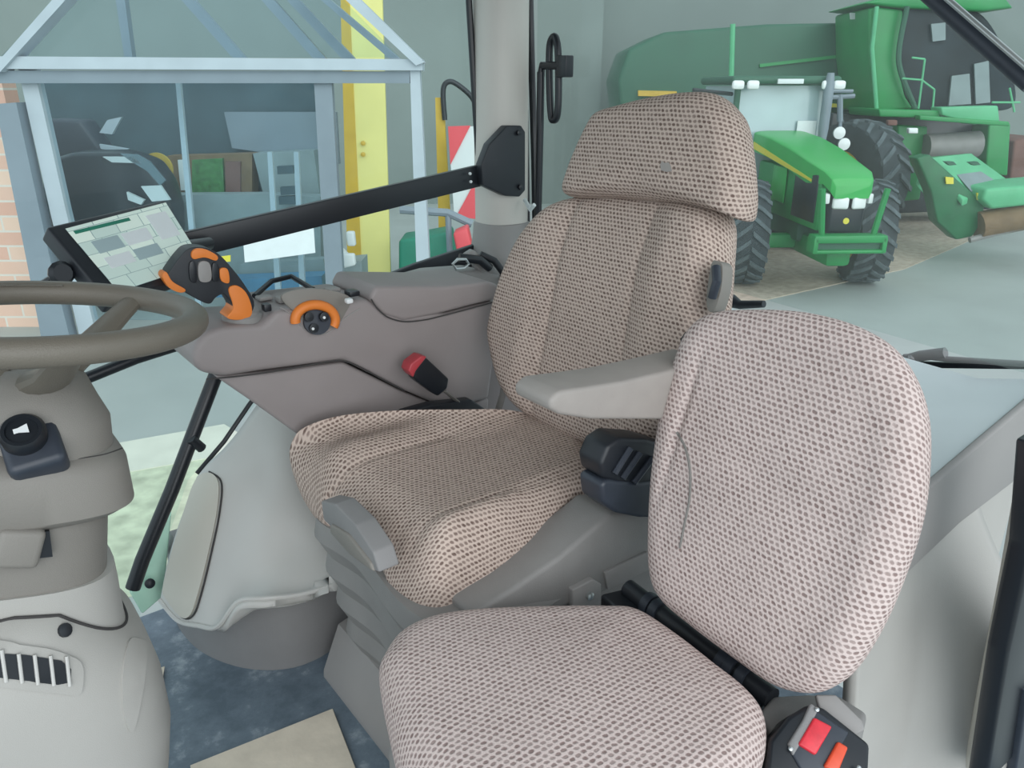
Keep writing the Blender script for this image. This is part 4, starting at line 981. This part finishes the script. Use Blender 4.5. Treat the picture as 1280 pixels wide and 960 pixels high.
#@@ COMBINE
DC = 16.2
def L2(px, py, d=DC): return od(px, py, d)
cb = thing('combine_harvester', V((od(1060, 330, DC).x, od(1060, 330, DC).y, GZ)), 'huge green combine harvester behind and right of the green tractor', 'combine harvester')
obj('side_body', poly_at([(772,100),(786,62),(830,40),(960,30),(1070,28),(1070,150),(1050,170),(780,176)], DC+1, 2.2, .08), 'green_dark', cb)
obj('lower_side', poly_at([(780,150),(1080,140),(1080,260),(780,250)], DC+1.6, 1.6, .05), 'green_dark', cb)
obj('body_line', poly_at([(950,80),(1070,66),(1070,70),(950,84)], DC+.95, .06), 'green', cb, 0)
obj('yellow_stripe', poly_at([(798,113),(846,114),(846,121),(798,120)], DC+.9, .1), 'ochre', cb, 0)
obj('yellow_stripe', poly_at([(1008,127),(1066,131),(1066,135),(1008,133)], DC+.9, .1), 'stripe_yellow', cb, 0)
obj('vertical_pipe', MB().tube([L2(914, 100), L2(916, 30)], .05, 8), 'green_light', cb)
obj('panel_label', poly_at([(1063,16),(1074,16),(1074,24),(1064,24)], DC, .05), 'white', cb, 0)
obj('cab_side', poly_at([(1086,10),(1096,8),(1130,12),(1124,60),(1122,80),(1132,120),(1142,136),(1094,140),(1086,70)], DC-.6, 1.6, .05), 'green', cb)
obj('cab_side_edge', MB().tube([L2(1096, 8, DC-.7), L2(1090, 60, DC-.7), L2(1096, 140, DC-.7)], .04, 8), 'green_light', cb)
obj('cab_corner', MB().tube(spline([L2(x, y, DC-.75) for x, y in ((1134,8),(1124,60),(1126,90),(1144,136))], 24, False), .05, 8), 'green_dark', cb)
obj('cab_glass', MB().prism(spline([L2(x, y, DC-.55) for x, y in ((1134,12),(1180,6),(1230,20),(1262,80),(1266,134),(1200,136),(1146,136),(1126,84))], 60), FH*1.4, .05), 'dark_glass', cb)
for i, pts in enumerate((((1164,30),(1182,28),(1182,50),(1166,52)), ((1190,95),(1212,92),(1214,130),(1186,132)), ((1218,80),(1236,76),(1238,128),(1220,130)))):
    obj('interior_panel', poly_at(list(pts), DC-.62, .04), 'grey_cabinet', cb, 0)
obj('cab_roof', poly_at([(1080,4),(1130,-10),(1250,-12),(1268,10),(1230,14),(1130,10)], DC-.7, 1.8, .05), 'green', cb)
rlg = MB()
for a_, b_ in (((1140,72),(1156,74)), ((1156,74),(1148,136)), ((1128,98),(1152,100)), ((1152,100),(1168,112)), ((1168,112),(1166,134)), ((1262,110),(1268,140)), ((1240,128),(1275,128))): rlg.tube([L2(*a_, DC-1.1), L2(*b_, DC-1.1)], .018, 6)
obj('handrail', rlg, 'green_light', cb)
obj('deck', poly_at([(1098,136),(1176,138),(1176,148),(1100,146)], DC-1.2, 1.4, .03), 'green', cb)
obj('deck_panel', poly_at([(1176,134),(1248,132),(1250,152),(1218,156),(1178,144)], DC-1.3, .4, .03), 'green_light', cb)
obj('deck_rail', poly_at([(1150,144),(1262,152),(1262,158),(1150,150)], DC-1.4, .2, .02), 'green', cb)
for i, (x, y) in enumerate(((1110,150), (1136,160))): obj('marker_light', poly_at([(x,y),(x+12,y),(x+12,y+7),(x,y+7)], DC-1.5, .1, .02), 'lamp' if i else 'rustbrown', cb)
obj('front_leg', poly_at([(1122,156),(1160,158),(1158,200),(1150,250),(1124,252)], DC-.8, .6, .04), 'green', cb)
obj('far_leg', poly_at([(1236,156),(1264,154),(1260,220),(1232,216)], DC-.4, .6, .04), 'green', cb)
obj('underbody', poly_at([(1040,140),(1250,150),(1240,262),(1060,270),(1030,210)], DC+.2, 1.2, .05), 'blackpaint', cb)
obj('intake_drum', MB().tube([L2(1156, 184, DC-.9), L2(1222, 180, DC-.9)], .24, 16), 'seatbase', cb)
obj('feeder_house', MB().prism([L2(x, y, DC-1.6) for x, y in ((1150,196),(1212,190),(1238,222),(1180,232))], (0, 0, -.5), .03), 'green_light', cb)
obj('yellow_tag', poly_at([(1182,221),(1192,222),(1192,230),(1183,230)], DC-2.3, .05, .01), 'stripe_yellow', cb)
obj('yellow_tag', poly_at([(1122,236),(1130,236),(1128,248),(1121,246)], DC-1.6, .05, .01), 'ochre', cb)
# its big front tyre: local frame aligned with the yard
cwp = od(1050, 300, 14.9)
cwr = 1.0
def wheel_world(pos, rz, r, w, parent):
    e = bpy.data.objects.new('drive_wheel', None)
    R = Matrix.Translation(V((pos.x, pos.y, GZ+r))) @ Matrix.Rotation(rz, 4, 'Z')
    rm = r*.5
    prof = [(rm, -w*.42), (r*.80, -w*.5), (r*.93, -w*.46), (r*.96, 0), (r*.93, w*.46), (r*.80, w*.5), (rm, w*.42), (rm*.96, 0)]
    t = obj('tyre', MB().rings([[R @ V((h, rad*math.cos(2*PI*k/56), rad*math.sin(2*PI*k/56))) for k in range(56)] for rad, h in prof], True, False), 'tyre', parent)
    lg = MB(); nl = 20
    for k in range(nl):
        for sgn in (-1, 1):
            a0 = 2*PI*(k+(.5 if sgn > 0 else 0))/nl; vs = []; fs = []
            for j in range(6):
                f = j/5; h = sgn*w*(.02+.48*f); aa = a0+f*.25
                for da in (-.04, .04):
                    for rad in (r*(1 if f < .8 else .97), r*.92): vs.append(R @ V((h, rad*math.cos(aa+da), rad*math.sin(aa+da))))
            for j in range(5):
                o = j*4
                for q1, q2 in ((0, 2), (2, 3), (3, 1), (1, 0)): fs.append((o+q1, o+q2, o+4+q2, o+4+q1))
            fs.append((0, 1, 3, 2)); fs.append((20, 22, 23, 21)); lg.add(vs, fs)
    obj('tread_lugs', lg, 'tyre_lug', parent, 20)
    obj('rim', MB().rings([[R @ V((-h, rad*math.cos(2*PI*k/32), rad*math.sin(2*PI*k/32))) for k in range(32)] for rad, h in ((rm*1.02, w*.40), (rm*.85, w*.2), (rm*.2, w*.2))]), 'hub_yellow', parent)
wheel_world(cwp, RZ+math.radians(28), 1.08, .8, cb)
# pickup header on the ground
hdg = thing('harvester_header', V((od(1200, 300, 12.5).x, od(1200, 300, 12.5).y, GZ)), 'light green pickup header resting in front of the combine harvester', 'header')
DH = 12.3
hp_ = [(1138,232),(1168,196),(1212,190),(1262,224),(1300,228),(1300,262),(1240,268),(1200,300),(1176,286)]
obj('side_plate', poly_at([(1146,198),(1162,193),(1221,246),(1232,256),(1226,280),(1216,296),(1196,300),(1172,278),(1164,240)], DH, .3, .03), 'green_deep', hdg)
obj('top_cover', MB().prism([od(1162, 197, DH+.6), od(1214, 191, DH+1.1), od(1262, 226, DH+.9), od(1204, 250, DH-.1), ], (0, 0, -.1), .02), 'green_light', hdg)
obj('cover_plate', MB().prism([od(1196, 219, DH+.45), od(1226, 215, DH+.8), od(1252, 232, DH+.5), od(1214, 240, DH+.1)], (0, 0, .012), .004), 'grey_cabinet', hdg)
obj('reel_cover', poly_at([(1232,236),(1330,228),(1330,252),(1240,262),(1228,250)], DH-.2, .9, .05), 'green_light', hdg)
obj('reel', MB().tube([od(1222, 282, DH), od(1340, 258, DH)], .22, 14), 'brown', hdg)
obj('skid', MB().tube([od(1212, 300, DH-.1), od(1250, 290, DH-.1), od(1340, 268, DH-.1)], .05, 8), 'seatbase', hdg)
for q_ in ((1187,226), (1226,246)): obj('yellow_label', poly_at([(q_[0]-5,q_[1]-5),(q_[0]+5,q_[1]-4),(q_[0]+5,q_[1]+4),(q_[0]-4,q_[1]+4)], DH-.05, .03), 'stripe_yellow', hdg, 0)
for k in range(2): obj("handle", poly_at([(1182+k*30,202+k*1),(1192+k*30,202),(1196+k*30,206),(1188+k*30,207)], DH+.3, .1), 'green_dark', hdg, 0)
tag(obj('rust_container', poly_at([(1268,176),(1300,170),(1300,232),(1262,226)], DC+.5, 1, .05), 'rustbrown'), 'reddish brown container at the right edge beyond the combine', 'container')
obj('lamp_bracket', MB().tube([od(1050,152,13.9), od(1050,118,13.9)], .05, 8).tube([od(1034,122,13.9), od(1068,120,13.9)], .04, 8).tube([od(1034,114,13.9), od(1066,114,13.9)], .03, 8), 'frame_grey', cb)
for q_ in ((1048,166), (1054,180)):
    obj('round_lamp', MB().lathe([(.095, 0), (.10, .05), (0, .07)], od(*q_, 13.6), -FH, 18), 'lamp', cb)
obj('lamp_stalk', MB().tube([od(1050,152,13.9), od(1051,180,13.75)], .03, 8), 'frame_grey', cb)

#@@ LIGHT AND CAMERA
sc2 = bpy.context.scene
w = bpy.data.worlds.new('World'); sc2.world = w; w.use_nodes = True; nt = w.node_tree
bg = nt.nodes['Background']; bg.inputs[0].default_value = lin((222,236,244)); bg.inputs[1].default_value = 1.15
sun = bpy.data.lights.new('sun', 'SUN'); sun.energy = 1.7; sun.angle = math.radians(60); sun.color = (1, 1, 1)
so_ = bpy.data.objects.new('sun', sun); C.objects.link(so_)
ld = V((.30, .85, -.40)).normalized(); so_.rotation_euler = ld.to_track_quat('-Z', 'Y').to_euler()
cam = bpy.data.cameras.new('camera'); cam.sensor_width = 36; cam.lens = F/1280*36; cam.clip_start = .02
co_ = bpy.data.objects.new('camera', cam); C.objects.link(co_); co_.location = O
co_.rotation_euler = fw.to_track_quat('-Z', 'Y').to_euler()
R = Matrix((rt, up, -fw)).transposed(); co_.rotation_euler = R.to_euler()
sc2.camera = co_
sc2.view_settings.view_transform = 'Standard'; sc2.view_settings.look = 'None'; sc2.view_settings.gamma = 1; sc2.view_settings.use_curve_mapping = False
sc2.view_settings.exposure = 0.15
